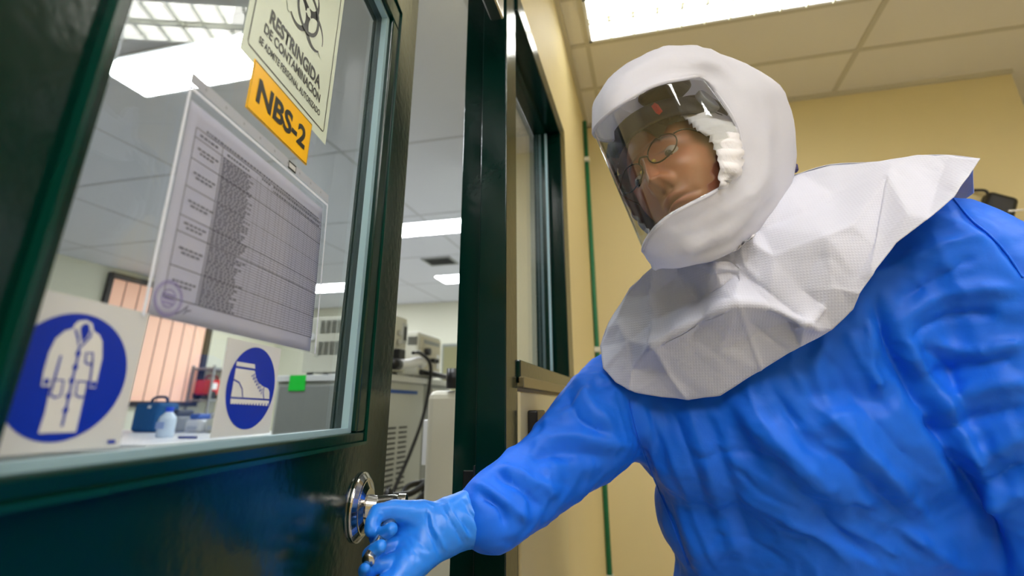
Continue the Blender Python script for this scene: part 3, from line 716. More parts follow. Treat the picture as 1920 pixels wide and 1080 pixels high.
# paper in plastic sleeve
ps = thing('notice_sheet', 'landscape paper with a dense table in a clear plastic sleeve taped to the door glass', 'document', dp(.485, 1.3))
SL = [(.343, 1.400), (.618, 1.402), (.634, 1.212), (.349, 1.212)]
bm = bmesh.new(); n = 24
g = [[None]*(n+1) for _ in range(n+1)]
for i in range(n+1):
    for j in range(n+1):
        u, v = i/n, j/n
        s = (SL[0][0]*(1-u)+SL[1][0]*u)*(1-v)+(SL[3][0]*(1-u)+SL[2][0]*u)*v
        z = (SL[0][1]*(1-u)+SL[1][1]*u)*(1-v)+(SL[3][1]*(1-u)+SL[2][1]*u)*v
        bulge = .004*math.sin(math.pi*u)*math.sin(math.pi*v)
        g[i][j] = (s, z, bulge)
def sheet(name, m, off, u0, u1, v0, v1, par, solid=.0002):
    bm = bmesh.new(); K = 20; G = []
    for i in range(K+1):
        row = []
        for j in range(K+1):
            u = u0+(u1-u0)*i/K; v = v0+(v1-v0)*j/K
            row.append(bm.verts.new(pp(u, v, off)))
        G.append(row)
    for i in range(K):
        for j in range(K): bm.faces.new((G[i][j], G[i][j+1], G[i+1][j+1], G[i+1][j]))
    return obj(name, bm, m, par, True, solid=solid)
def suv(u, v):
    s = (SL[0][0]*(1-u)+SL[1][0]*u)*(1-v)+(SL[3][0]*(1-u)+SL[2][0]*u)*v
    z = (SL[0][1]*(1-u)+SL[1][1]*u)*(1-v)+(SL[3][1]*(1-u)+SL[2][1]*u)*v
    return s, z
def pp(u, v, off):
    s, z = suv(u, v); b = .0035*math.sin(math.pi*min(max(u, 0), 1))*math.sin(math.pi*min(max(v, 0), 1))
    return dp(s, z, .0006+off+b)
sheet('paper', M_PAPER, 0, .025, .955, .055, .99, ps)
M_SLEEVE = clear('sleeve_film', (.97, .97, .99), .12, 1.35)
sheet('plastic_sleeve', M_SLEEVE, .0012, 0, 1, 0, 1, ps, 0)
M_HOLE = mat('hole_grey', (168, 170, 178), .5)
M_HEM = mat('sleeve_hem', (222, 226, 238), .3)
sheet('hole_strip', fabric('hole_strip_film', (196, 198, 206), .4, 0, 100, .02, transl=.4), .0014, 0, 1.0, -.065, -.01, ps, 0)
bm = bmesh.new()
def ustrip(bm, pts, wd, off):
    K = len(pts); L = []
    for i, p in enumerate(pts):
        a = pts[max(i-1, 0)]; b = pts[min(i+1, K-1)]
        d = Vector((b[0]-a[0], (b[1]-a[1])*.7)); d.normalize(); nn = Vector((-d.y, d.x/.7))*wd/2
        L.append((bm.verts.new(pp(p[0]+nn.x, p[1]+nn.y, off)), bm.verts.new(pp(p[0]-nn.x, p[1]-nn.y, off))))
    for A, B in zip(L[:-1], L[1:]): bm.faces.new((A[0], A[1], B[1], B[0]))
def seg(a, b, n=8): return [(a[0]+(b[0]-a[0])*i/n, a[1]+(b[1]-a[1])*i/n) for i in range(n+1)]
for a, b in (((0.006, 0), (0.006, 1)), ((.994, 0), (.994, 1)), ((0, .008), (1, .008))): ustrip(bm, seg(a, b, 16), .011, .0016)
obj('sleeve_hem', bm, M_HEM, ps)
for i in range(9): 
    bm = bmesh.new(); u = .07+i*.105; v = -.037; K = [(u+.006*math.cos(t*.7), v+.009*math.sin(t*.7)) for t in range(9)]
    bm.faces.new([bm.verts.new(pp(a, b, .0018)) for a, b in K]); obj('punch_hole', bm, M_HOLE, ps)
bm = bmesh.new(); ustrip(bm, seg((.60, -.035), (.665, -.035), 2), .035, .0019); obj('black_tag', bm, M_INK, ps)
bm = bmesh.new(); ustrip(bm, seg((.605, -.035), (.66, -.035), 2), .020, .0021); obj('tag_window', bm, M_PLATE, ps)
# table lines
u0, u1, v0, v1 = .065, .955, .155, .905
bm = bmesh.new()
cols = [u0, .195, .40, .425, .475, .50, .545, .57, .60, .64, .675, .70, .735, .79, .82, .86, .885, .91, u1]
rows = [v0, .20, .30, .43, .56, .63, .775, v1]
for c in (u0, .195, u1): ustrip(bm, seg((c, v0), (c, v1), 12), .0022, .0003)
for r in rows: ustrip(bm, seg((u0, r), (u1, r), 16), .0022, .0003)
obj('table_frame', bm, M_LINE, ps)
bm = bmesh.new()
for c in cols[2:-1]: ustrip(bm, seg((c, v0+.02), (c, v1), 10), .0016, .0003)
v = .20
while v < v1: ustrip(bm, seg((.195, v), (u1, v), 12), .0016, .0003); v += .0128
ustrip(bm, seg((.50, v0+.022), (u1, v0+.022), 8), .0012, .0003)
obj('table_grid', bm, mat('grid_grey', (112, 114, 132), .6), ps)
bm = bmesh.new(); v = .2064
while v < v1-.003:
    u = .203; ul = .203+random.uniform(.13, .18)
    while u < ul:
        l = random.uniform(.008, .024); ustrip(bm, [(u, v), (u+l, v)], .0046, .0004); u += l+.005
    v += .0128
for (va, vb) in zip(rows[1:-1], rows[2:]):
    m_ = (va+vb)/2
    for k in range(2): 
        u = .085+.012*k
        while u < .178-.015*k: l = random.uniform(.01, .02); ustrip(bm, [(u, m_-.008+k*.018), (u+l, m_-.008+k*.018)], .006, .0004); u += l+.004
for (ua, ub, vv) in ((.085, .175, .178), (.22, .34, .178), (.11, .92, .142), (.43, .49, .168), (.51, .93, .165), (.51, .93, .190)):
    u = ua
    while u < ub: l = random.uniform(.006, .018); ustrip(bm, [(u, vv), (u+l, vv)], .008, .0004); u += l+.004
obj('printed_text', bm, M_TEXT, ps)
bm = bmesh.new()
for r_ in (.052, .046, .026): ustrip(bm, [(.085+r_*math.cos(t*.2), .91+r_*1.35*math.sin(t*.2)) for t in range(33)], .0035, .0005)
for k in range(3): ustrip(bm, [(.065, .895+k*.016), (.105, .897+k*.016)], .005, .0005)
obj('round_stamp', bm, M_STAMP, ps)
bm = bmesh.new(); ustrip(bm, [(.12, .965), (.14, .95), (.155, .93), (.165, .915), (.16, .935), (.15, .96), (.165, .94), (.18, .935)], .003, .0005); obj('signature', bm, mat('pen_ink', (80, 80, 110), .6), ps)
for (u, v) in ((1.0, .99), (.05, -.02)):
    bm = bmesh.new()
    a = [(u-.02, v-.03), (u+.02, v-.03), (u+.02, v+.03), (u-.02, v+.03)]
    bm.faces.new([bm.verts.new(pp(x, y, .0022)) for x, y in a]); obj('tape', bm, M_SLEEVE, ps)

# ==================================================================== PERSON
fl = P(1560, 1080, .95)
person = thing('person', 'person in white hooded visor, white shoulder cape and blue gown reaching for the door lever', 'person', (fl.x, fl.y, 0))
# --- gown -------------------------------------------------------------------
def C(px, py, d, r): return (P(px, py, d), r)
W = Vector
torso = [
    [C(1260, 770, .955, .095), C(1440, 700, .90, .135), C(1620, 600, .865, .14), C(1740, 520, .85, .10)],
    [C(1322, 800, .935, .13), C(1480, 790, .885, .165), C(1640, 760, .87, .165), C(1760, 720, .88, .13)],
    [C(1362, 950, .95, .125), C(1530, 930, .90, .165), C(1690, 920, .89, .165)],
    [C(1412, 1070, .95, .130), C(1560, 1060, .90, .17), C(1740, 1060, .90, .165)],
    [C(1420, 1075, .96, .135), (W((.08, 1.17, .60)), .15), (W((.09, 1.18, .48)), .15)],
    [C(1640, 1070, .92, .165), (W((.36, 1.14, .60)), .17), (W((.38, 1.14, .48)), .17)],
    [C(1560, 1070, .92, .165), (W((.24, 1.15, .48)), .17)],
    [C(1430, 470, .87, .06), C(1450, 640, .90, .10)]]
rarm = [C(1165, 748, .955, .088), C(1100, 815, .885, .078), C(1037, 874, .845, .063), C(980, 918, .80, .059), C(940, 948, .77, .057), C(922, 962, .76, .054)]
larm = [C(1775, 500, .80, .105), C(1880, 580, .77, .115), C(1885, 760, .745, .100), C(1950, 960, .73, .088), C(2030, 1150, .68, .07), C(2060, 1280, .62, .055)]
torso[0] = [C(1200, 765, .96, .085)]+torso[0]
def noneg(D): return D
Dt, lo = caps_sdf(torso+[rarm]+[larm], .009, .022)
V, Fc = surface_net(Dt, lo, .009)
V = smooth_np(V, Fc, 6)
# trim the hem to an open flat edge is not needed: gown ends at knee height
STROKES = [
 # body seam at the right side panel
 (-.010, 5, 'c', [(1176, 735), (1202, 836), (1246, 946), (1300, 1080)]),
 (.010, 12, 's', [(1192, 735), (1222, 836), (1268, 946), (1320, 1080)]),
 # torso folds
 (.016, 20, 's', [(1385, 755), (1440, 825), (1522, 891), (1570, 925)]),
 (-.014, 22, 's', [(1370, 800), (1420, 870), (1500, 930), (1570, 985)]),
 (.010, 14, 's', [(1290, 760), (1320, 850), (1345, 940), (1385, 1040)]),
 (-.008, 12, 's', [(1325, 780), (1352, 860), (1380, 940), (1415, 1030)]),
 (-.014, 22, 's', [(1500, 740), (1600, 740), (1680, 760)]),
 (.016, 22, 's', [(1540, 770), (1590, 800), (1640, 870), (1700, 930)]),
 (-.012, 16, 's', [(1560, 850), (1620, 900), (1690, 980)]),
 (-.010, 10, 's', [(1470, 760), (1500, 820), (1560, 870)]),
 (.010, 12, 's', [(1550, 640), (1530, 700), (1560, 760)]),
 (.009, 7, 'c', [(1578, 985), (1630, 1010), (1688, 1046)]),
 (-.009, 8, 'c', [(1540, 970), (1600, 1020), (1660, 1070)]),
 (.008, 8, 'c', [(1390, 930), (1450, 960), (1530, 1000), (1600, 1060)]),
 (-.008, 9, 'c', [(1300, 860), (1390, 850), (1480, 870)]),
 (.009, 9, 's', [(1600, 930), (1660, 960), (1740, 1030)]),
 (.007, 8, 'c', [(1225, 765), (1262, 860), (1300, 960), (1345, 1070)]), (-.006, 9, 'c', [(1262, 770), (1295, 860), (1325, 950)]),
 (.007, 7, 'c', [(1400, 730), (1440, 800), (1500, 860), (1560, 905)]), (-.007, 8, 'c', [(1440, 715), (1475, 770), (1530, 830), (1610, 890)]),
 (.007, 8, 'c', [(1480, 690), (1530, 760), (1600, 830), (1680, 900), (1750, 990)]), (-.007, 9, 'c', [(1540, 660), (1590, 720), (1650, 800), (1720, 880)]),
 (.006, 8, 'c', [(1590, 620), (1630, 700), (1690, 780)]), (.006, 7, 'c', [(1450, 980), (1520, 990), (1600, 1040), (1680, 1075)]), (-.006, 7, 'c', [(1340, 1000), (1400, 1010), (1480, 1060)]),
 (.006, 7, 'c', [(1620, 960), (1700, 1000), (1790, 1060)]), (-.005, 7, 'c', [(1380, 880), (1430, 930), (1500, 960)]),
 # deep crease between body and left sleeve
 (-.030, 14, 's', [(1640, 560), (1660, 630), (1690, 690), (1745, 785), (1800, 880), (1850, 980), (1890, 1080)]),
 (.020, 18, 's', [(1690, 610), (1725, 690), (1790, 790), (1840, 880), (1885, 970)]),
 # left sleeve
 (.016, 14, 's', [(1743, 781), (1800, 745), (1854, 726), (1920, 712)]),
 (-.016, 16, 's', [(1750, 810), (1810, 790), (1870, 775), (1920, 770)]),
 (.016, 16, 's', [(1755, 830), (1820, 850), (1880, 835), (1920, 812)]),
 (-.014, 14, 's', [(1800, 900), (1850, 900), (1920, 870)]),
 (.014, 14, 's', [(1830, 950), (1880, 940), (1920, 920)]),
 (-.012, 10, 'c', [(1700, 640), (1740, 610), (1800, 590), (1870, 590)]),
 (.012, 12, 's', [(1690, 600), (1750, 560), (1830, 540), (1900, 545)]),
 (.012, 9, 'c', [(1690, 660), (1720, 720), (1735, 800)]),
 (-.010, 8, 'c', [(1720, 650), (1770, 680), (1800, 740)]),
 (.010, 10, 's', [(1745, 640), (1830, 660), (1920, 640)]),
 (-.012, 12, 's', [(1740, 700), (1800, 690), (1900, 670)]),
 (-.010, 5, 'c', [(1790, 385), (1820, 415), (1855, 440), (1890, 480), (1920, 520)]),
 (.008, 8, 'c', [(1620, 520), (1680, 500), (1760, 460), (1850, 440)]),
 (-.010, 9, 'c', [(1690, 560), (1760, 520), (1830, 480)]),
 (.010, 10, 's', [(1640, 600), (1630, 660), (1650, 740)]),
 # right sleeve
 (.010, 12, 's', [(1080, 700), (1110, 760), (1150, 800)]),
 (-.010, 10, 'c', [(1060, 735), (1090, 790), (1140, 815)]),
 (.011, 12, 's', [(1000, 830), (1060, 815), (1120, 825), (1185, 838)]),
 (-.011, 12, 's', [(990, 858), (1060, 850), (1140, 860)]),
 (.010, 10, 's', [(940, 872), (990, 895), (1050, 930)]),
 (-.010, 9, 'c', [(925, 885), (975, 915), (1020, 955)]),
 (.009, 8, 's', [(895, 905), (940, 935), (990, 975)]),
 (-.010, 7, 'c', [(905, 930), (935, 950), (950, 985)]),
 (-.008, 8, 's', [(1040, 770), (1090, 730), (1150, 720)]),
 (.009, 8, 'c', [(1010, 800), (1070, 770), (1120, 700)]),
]
def subdiv(V, Fc):
    bm = bmesh.new(); me = mesh_np('t', V, Fc); bm.from_mesh(me); bpy.data.meshes.remove(me)
    bmesh.ops.subdivide_edges(bm, edges=bm.edges, cuts=1, use_grid_fill=True)
    me = bpy.data.meshes.new('t'); bm.to_mesh(me); bm.free()
    n = len(me.vertices); co = np.empty(n*3); me.vertices.foreach_get('co', co)
    F4 = np.array([list(p.vertices) for p in me.polygons if len(p.vertices) == 4]); bpy.data.meshes.remove(me)
    return co.reshape(-1, 3), F4
V, Fc = subdiv(V, Fc); V = smooth_np(V, Fc, 2)
V = folds(V, normals_np(V, Fc), [(a*(.75 if k == 's' else 1.0), w_*(1 if k == 's' else .85), k, q) for a, w_, k, q in STROKES]); V = smooth_np(V, Fc, 1)
V = crumple(V, normals_np(V, Fc), .0034, 8.5, 1, (1.3, 1.3, .7))
V = crumple(V, normals_np(V, Fc), .0026, 21, 2); V = smooth_np(V, Fc, 1, .4)
# open the hem: clip the surface below the hem height and at the cuff and neck
gown_me = mesh_np('gown', V, Fc)
bm = bmesh.new(); bm.from_mesh(gown_me)
bmesh.ops.bisect_plane(bm, geom=list(bm.verts)+list(bm.edges)+list(bm.faces), plane_co=(0, 0, .46), plane_no=(0, 0, -1), clear_outer=True)
bm.to_mesh(gown_me); bm.free()
gown = obj('gown', gown_me, M_GOWN, person, True)
gown_bvh = BVHTree.FromPolygons([Vector(v) for v in V], [list(f) for f in Fc])
def hit_depth(px, py):
    r = ray(px, py); h = gown_bvh.ray_cast(CAM, r.normalized())
    return None if h[0] is None else h[3]/r.length
# seam piping of the gown: sleeve seam
def surf_line(pts, off=.001):
    out = []
    for p in spline([(x, y, 0) for x, y in pts], 8):
        d = hit_depth(p.x, p.y)
        if d: out.append(P(p.x, p.y, d-off))
    return out
for nm, pts in (('shoulder_seam', [(1788, 372), (1822, 412), (1856, 440), (1888, 475), (1918, 520)]), ('side_seam', [(1180, 750), (1202, 836), (1246, 946), (1290, 1060)])):
    q = surf_line(pts)
    if len(q) > 3: bm = bmesh.new(); tube(bm, q, .0014, 6); obj(nm, bm, M_GOWN, gown, True)
# --- legs and shoes ----------------------------------------------------------
legs = [[(W((.12, 1.17, .62)), .085), (W((.11, 1.2, .3)), .07), (W((.11, 1.22, .10)), .055)], [(W((.36, 1.14, .62)), .09), (W((.40, 1.17, .3)), .07), (W((.41, 1.19, .10)), .055)]]
D_, l_ = caps_sdf(legs, .012, .01); V_, F_ = surface_net(D_, l_, .012); V_ = smooth_np(V_, F_, 3)
obj('trousers', mesh_np('trousers', V_, F_), M_HOOD, person, True)
for x, y in ((.11, 1.22), (.41, 1.19)):
    D_, l_ = caps_sdf([[(W((x, y+.02, .055)), .052), (W((x-.03, y-.10, .05)), .047), (W((x-.05, y-.19, .042)), .039)], [(W((x, y+.01, .06)), .05), (W((x, y, .15)), .055)]], .008, .02, .02)
    V_, F_ = surface_net(D_, l_, .008); V_ = smooth_np(V_, F_, 2); V_[:, 2] = np.maximum(V_[:, 2], .002)
    obj('shoe_cover', mesh_np('shoe_cover', V_, F_), mat('shoe_cover_blue', (70, 110, 190), .6), person, True)
# --- right glove --------------------------------------------------------------
fing = [
    [C(790, 966, .715, .019), C(765, 962, .705, .0150), C(735, 956, .695, .0122), C(708, 962, .685, .0112), C(699, 978, .672, .0102), C(696, 994, .664, .0088)],   # thumb over the lever
    [C(758, 990, .715, .0125), C(722, 995, .705, .0100), C(705, 1005, .692, .0094), C(705, 1008, .672, .0090), C(720, 1000, .658, .0086), C(734, 992, .653, .0080)],
    [C(755, 1020, .700, .0120), C(712, 1030, .682, .0098), C(697, 1038, .665, .0092), C(692, 1039, .645, .0088), C(702, 1032, .630, .0083), C(714, 1024, .626, .0076)],
    [C(745, 1052, .675, .0115), C(704, 1062, .655, .0093), C(688, 1072, .640, .0088), C(684, 1070, .625, .0080), C(686, 1065, .618, .0070)],
    [C(735, 1085, .655, .0105), C(705, 1100, .635, .0085), C(698, 1108, .618, .0080), C(704, 1102, .600, .0070)]]
palm = [[C(835, 985, .725, .032), C(795, 992, .712, .024), C(762, 985, .712, .018)],
        [C(835, 990, .725, .030), C(800, 1020, .705, .023), C(765, 1028, .694, .017)],
        [C(820, 1010, .715, .026), C(785, 1045, .688, .021), C(755, 1060, .672, .016)],
        [C(805, 1010, .705, .022), C(770, 1060, .672, .019), C(742, 1088, .652, .014)]]
cuff = [[C(830, 990, .725, .033), C(862, 978, .738, .036), C(900, 966, .752, .040), C(922, 962, .762, .041)]]
D_, l_ = caps_sdf(palm+cuff+[fing[0]], .0024, .010, .008)
n = D_.shape
X = [(l_[i]+np.arange(n[i])*.0024) for i in range(3)]
def sdf_on(chains, l, n, h, k):
    G = np.stack(np.meshgrid(*[(l[i]+np.arange(n[i])*h).astype(np.float32) for i in range(3)], indexing='ij'), -1); D = None
    for ch in chains:
        for (a, ra), (b, rb) in zip(ch[:-1], ch[1:]):
            a = np.array(a, np.float32); b = np.array(b, np.float32); ab = b-a
            t = np.clip(((G-a)@ab)/float(ab@ab+1e-9), 0, 1); d = np.linalg.norm(G-a-t[..., None]*ab, axis=-1)-(ra+(rb-ra)*t)
            D = d if D is None else np.minimum(D, d)
    return D
allc = palm+cuff+fing
D0, l0 = caps_sdf(allc, .0024, .010, .008); n0 = D0.shape
Dp = None
for ch in palm+cuff+[fing[0][:3]]:
    d = sdf_on([ch], l0, n0, .0024, 0)
    if Dp is None: Dp = d
    else: hh = np.clip(.5+.5*(Dp-d)/.010, 0, 1); Dp = Dp*(1-hh)+d*hh-.010*hh*(1-hh)
for ch in fing:
    d = sdf_on([ch], l0, n0, .0024, 0); k = .0022
    hh = np.clip(.5+.5*(Dp-d)/k, 0, 1); Dp = Dp*(1-hh)+d*hh-k*hh*(1-hh)
V_, F_ = surface_net(Dp, l0, .0024); V_ = smooth_np(V_, F_, 3, .4)
GL_ST = [(-.0035, 3.0, 'c', [(800, 958), (803, 990), (815, 1015), (822, 1035)]), (.0022, 4, 's', [(808, 955), (812, 985), (826, 1012), (835, 1032)]),
         (-.0032, 3.0, 'c', [(828, 946), (840, 970), (858, 1000), (868, 1020)]), (.0022, 4, 's', [(840, 940), (855, 968), (870, 995), (880, 1010)]),
         (-.0026, 3.0, 'c', [(845, 945), (862, 975), (885, 1000)]), (-.0026, 3, 'c', [(868, 935), (880, 960), (900, 985)]), (-.0026, 3, 'c', [(880, 925), (892, 950), (905, 975)]),
         (-.0016, 2.6, 'c', [(755, 1020), (765, 1040), (775, 1060)]), (-.0016, 2.6, 'c', [(765, 1012), (778, 1032), (792, 1050)]), (-.0014, 2.6, 'c', [(775, 1005), (790, 1020), (808, 1036)]),
         (-.0012, 2.0, 'c', [(704, 955), (712, 965), (718, 972)]), (-.0012, 2.0, 'c', [(712, 952), (720, 962)])]
V_ = folds(V_, normals_np(V_, F_), GL_ST); V_ = crumple(V_, normals_np(V_, F_), .0006, 55, 4)
obj('glove', mesh_np('glove', V_, F_), M_GLOVE, person, True)
# rolled rim of the gown cuff just over the glove
# left hand glove (below the frame)
lp = [C(2062, 1290, .615, .036), C(2070, 1340, .59, .034), C(2075, 1400, .57, .032)]
lf = [[C(2075, 1400, .57, .014), C(2078+k*14-28, 1470, .56, .0095), C(2078+k*16-32, 1520-abs(k-1.5)*8, .565, .0085)] for k in range(4)]+[[C(2050, 1330, .58, .014), C(2015, 1390, .56, .011), C(2010, 1430, .56, .009)]]
D_, l_ = caps_sdf([lp]+lf, .004, .006, .01); V_, F_ = surface_net(D_, l_, .004); V_ = smooth_np(V_, F_, 2)
obj('glove', mesh_np('glove', V_, F_), M_GLOVE, person, True)

# --- cape ---------------------------------------------------------------------
OUT = [(1225, 500, .85), (1180, 540, .90), (1150, 590, .93), (1125, 650, .93), (1130, 690, .89), (1155, 717, .865), (1190, 735, .845), (1240, 745, .832), (1292, 749, .818),
       (1350, 740, .797), (1427, 693, .768), (1500, 650, .73), (1560, 618, .715), (1600, 580, .70), (1612, 550, .692), (1640, 510, .688), (1680, 455, .688), (1740, 410, .68), (1790, 365, .69),
       (1838, 298, .73), (1780, 291, .77), (1720, 292, .79), (1650, 303, .81), (1560, 308, .84), (1500, 325, .86), (1450, 345, .85), (1400, 400, .82), (1340, 450, .81), (1270, 480, .83)]
INN = [(1224, 648, .795), (1378, 566, .722), (1217, 554, .865), (1388, 507, .768), (1157, 592, .905), (1480, 366, .810), (1417, 415, .79), (1665, 332, .765), (1606, 522, .697), (1508, 611, .702),
       (1542, 575, .712), (1340, 503, .755), (1388, 440, .775), (1352, 540, .765), (1450, 480, .742), (1550, 440, .714), (1505, 545, .724), (1600, 420, .714), (1700, 400, .698), (1300, 610, .767),
       (1300, 690, .795), (1255, 700, .812), (1350, 660, .770), (1405, 630, .762), (1440, 575, .728), (1560, 360, .795), (1350, 475, .79), (1310, 560, .803), (1180, 640, .865), (1420, 350, .86), (1560, 540, .702),
       (1460, 430, .765), (1640, 460, .706), (1480, 600, .735), (1270, 520, .835), (1190, 690, .85), (1760, 340, .735), (1230, 600, .842)]
allp = OUT+INN; nO = len(OUT)
def ix(x, y):
    return min(range(len(allp)), key=lambda i: (allp[i][0]-x)**2+(allp[i][1]-y)**2)
EDG = [((1224, 648), (1378, 566)), ((1378, 566), (1405, 630)), ((1405, 630), (1427, 693)), ((1224, 648), (1255, 700)), ((1255, 700), (1292, 749)), ((1224, 648), (1190, 690)), ((1224, 648), (1230, 600)), ((1230, 600), (1217, 554)),
       ((1378, 566), (1388, 507)), ((1378, 566), (1440, 575)), ((1440, 575), (1508, 611)), ((1388, 507), (1440, 575)), ((1388, 507), (1388, 440)), ((1508, 611), (1542, 575)), ((1665, 332), (1640, 460)), ((1640, 460), (1606, 522)), ((1340, 503), (1388, 507)), ((1157, 592), (1180, 640))]
vs2 = [Vector((p[0], p[1])) for p in allp]
ed = [(i, (i+1) % nO) for i in range(nO)]+[(ix(*a), ix(*b)) for a, b in EDG]
v2, e2, f2, ov, oe, of = delaunay_2d_cdt(vs2, ed, [list(range(nO))], 1, 1e-3)
dep = [allp[o[0]][2] if o else .75 for o in ov]; print('CAPE new verts', sum(1 for o in ov if not o))
bm = bmesh.new(); vv = [bm.verts.new((p.x, p.y, d*1000)) for p, d in zip(v2, dep)]
for f in f2:
    try: bm.faces.new([vv[i] for i in f])
    except Exception: pass
bmesh.ops.subdivide_edges(bm, edges=bm.edges, cuts=1, use_grid_fill=True); bmesh.ops.triangulate(bm, faces=bm.faces)
bmesh.ops.subdivide_edges(bm, edges=bm.edges, cuts=1, use_grid_fill=True); bmesh.ops.triangulate(bm, faces=bm.faces)
bmesh.ops.subdivide_edges(bm, edges=bm.edges, cuts=1, use_grid_fill=True); bmesh.ops.triangulate(bm, faces=bm.faces)
bmesh.ops.subdivide_edges(bm, edges=bm.edges, cuts=1, use_grid_fill=True); bmesh.ops.triangulate(bm, faces=bm.faces)
bmesh.ops.delete(bm, geom=[v for v in bm.verts if not v.link_faces], context='VERTS')
bnd = np.array([v.is_boundary for v in bm.verts])
U = np.array([list(v.co) for v in bm.verts]); bm.verts.index_update(); FT = np.array([[v.index for v in f.verts] for f in bm.faces]); bm.free()
# drape: never inside the gown
low = 0
for i, u in enumerate(U):
    d = hit_depth(u[0], u[1])
    if d is not None and d-.010 < u[2]/1000: U[i, 2] = (d-.010)*1000; low += 1
print('CAPE pushed', low, len(U))
Us = smooth_np(U, FT, 1, .5); U[~bnd] = Us[~bnd]
Ub = smooth_np(U, FT, 1, .3); U[:, 2] = Ub[:, 2]
VC = np.array([list(P(u[0], u[1], u[2]/1000)) for u in U])
VC = folds(VC, normals_np(VC, FT)*np.sign((normals_np(VC, FT)*(np.array(CAM)-VC)).sum(1))[:, None], [
 (.007, 12, 'c', [(1215, 652), (1300, 607), (1378, 566)]), (.005, 8, 'c', [(1378, 560), (1405, 630), (1430, 700)]), (.005, 8, 'c', [(1224, 640), (1255, 700), (1292, 752)]),
 (.004, 8, 'c', [(1224, 645), (1190, 690), (1180, 735)]), (.004, 8, 'c', [(1224, 650), (1226, 600), (1217, 550)]), (-.006, 9, 'c', [(1388, 507), (1430, 540), (1508, 600)]),
 (.006, 8, 'c', [(1378, 566), (1440, 575), (1500, 602), (1545, 622)]), (.006, 7, 'c', [(1545, 570), (1520, 600), (1490, 615)]), (.005, 10, 'c', [(1672, 310), (1655, 400), (1630, 530)]),
 (.006, 7, 'c', [(1388, 430), (1395, 490), (1425, 530)]), (.007, 6, 'c', [(1335, 498), (1365, 496), (1400, 512)]), (-.006, 6, 'c', [(1330, 520), (1370, 512), (1390, 525)]),
 (-.004, 9, 'c', [(1420, 430), (1520, 390), (1600, 345)]), (.004, 8, 'c', [(1155, 600), (1175, 640), (1170, 700)]), (-.005, 9, 'c', [(1290, 540), (1320, 590), (1290, 640)]),
 (.004, 8, 'c', [(1260, 620), (1290, 590), (1350, 530)]), (-.004, 8, 'c', [(1400, 600), (1450, 640), (1480, 660)])])
VC = crumple(VC, normals_np(VC, FT), .0028, 11, 5)
cape_me = mesh_np('cape', VC, FT)
cape = obj('shoulder_cape', cape_me, M_CAPE, person, False, solid=.0012)
cape_me.polygons.foreach_set('use_smooth', [True]*len(cape_me.polygons))
# rear half of the cape, over the back
rear = [(1125, 650, .93), (1150, 590, .93), (1225, 500, .85), (1340, 450, .82), (1450, 345, .85), (1500, 325, .86), (1560, 308, .84), (1650, 303, .81), (1720, 292, .79), (1780, 291, .77), (1838, 298, .73)]
bk = [(1190, 700, 1.00), (1200, 640, 1.06), (1260, 580, 1.10), (1380, 520, 1.14), (1480, 480, 1.16), (1560, 460, 1.16), (1620, 440, 1.12), (1690, 420, 1.06), (1750, 400, 1.0), (1790, 385, .93), (1826, 362, .84)]
bm = bmesh.new(); A = [P(*p) for p in spline(rear, 5)]; B = [P(*p) for p in spline(bk, 5)]; G = []
for a, b in zip(A, B):
    c = a.lerp(b, .5)+Vector((.01, .02, .02)); G.append([bm.verts.new(p) for p in spline([a, c, b], 5)])
for r0, r1 in zip(G[:-1], G[1:]):
    for k in range(len(r0)-1): bm.faces.new((r0[k], r0[k+1], r1[k+1], r1[k]))
obj('cape_back', bm, M_CAPE, person, True, solid=.0012)

# --- head ---------------------------------------------------------------------
def cdir(x, y, z): return (ex*x+ey*y-e0*z)          # camera right, up, towards camera
Lx = cdir(.74, .55, .38).normalized(); Uz = cdir(-.35, .80, -.47); Uz = (Uz-Lx*Uz.dot(Lx)).normalized(); Fy = Lx.cross(Uz).normalized()
PIT = math.radians(12); Fy, Uz = Fy*math.cos(PIT)+Uz*math.sin(PIT), Uz*math.cos(PIT)-Fy*math.sin(PIT)
YAW = math.radians(15); Lx, Fy = (Lx*math.cos(YAW)+Fy*math.sin(YAW)), (Fy*math.cos(YAW)-Lx*math.sin(YAW))
EYE = P(1219, 308, .760)
HC = EYE-Fy*.088
HM = Matrix(((Lx.x, Fy.x, Uz.x, HC.x), (Lx.y, Fy.y, Uz.y, HC.y), (Lx.z, Fy.z, Uz.z, HC.z), (0, 0, 0, 1)))  # local: x=person's left, y=front, z=up
def g2(x, z, cx, cz, sx, sz_): return math.exp(-((x-cx)/sx)**2-((z-cz)/sz_)**2)
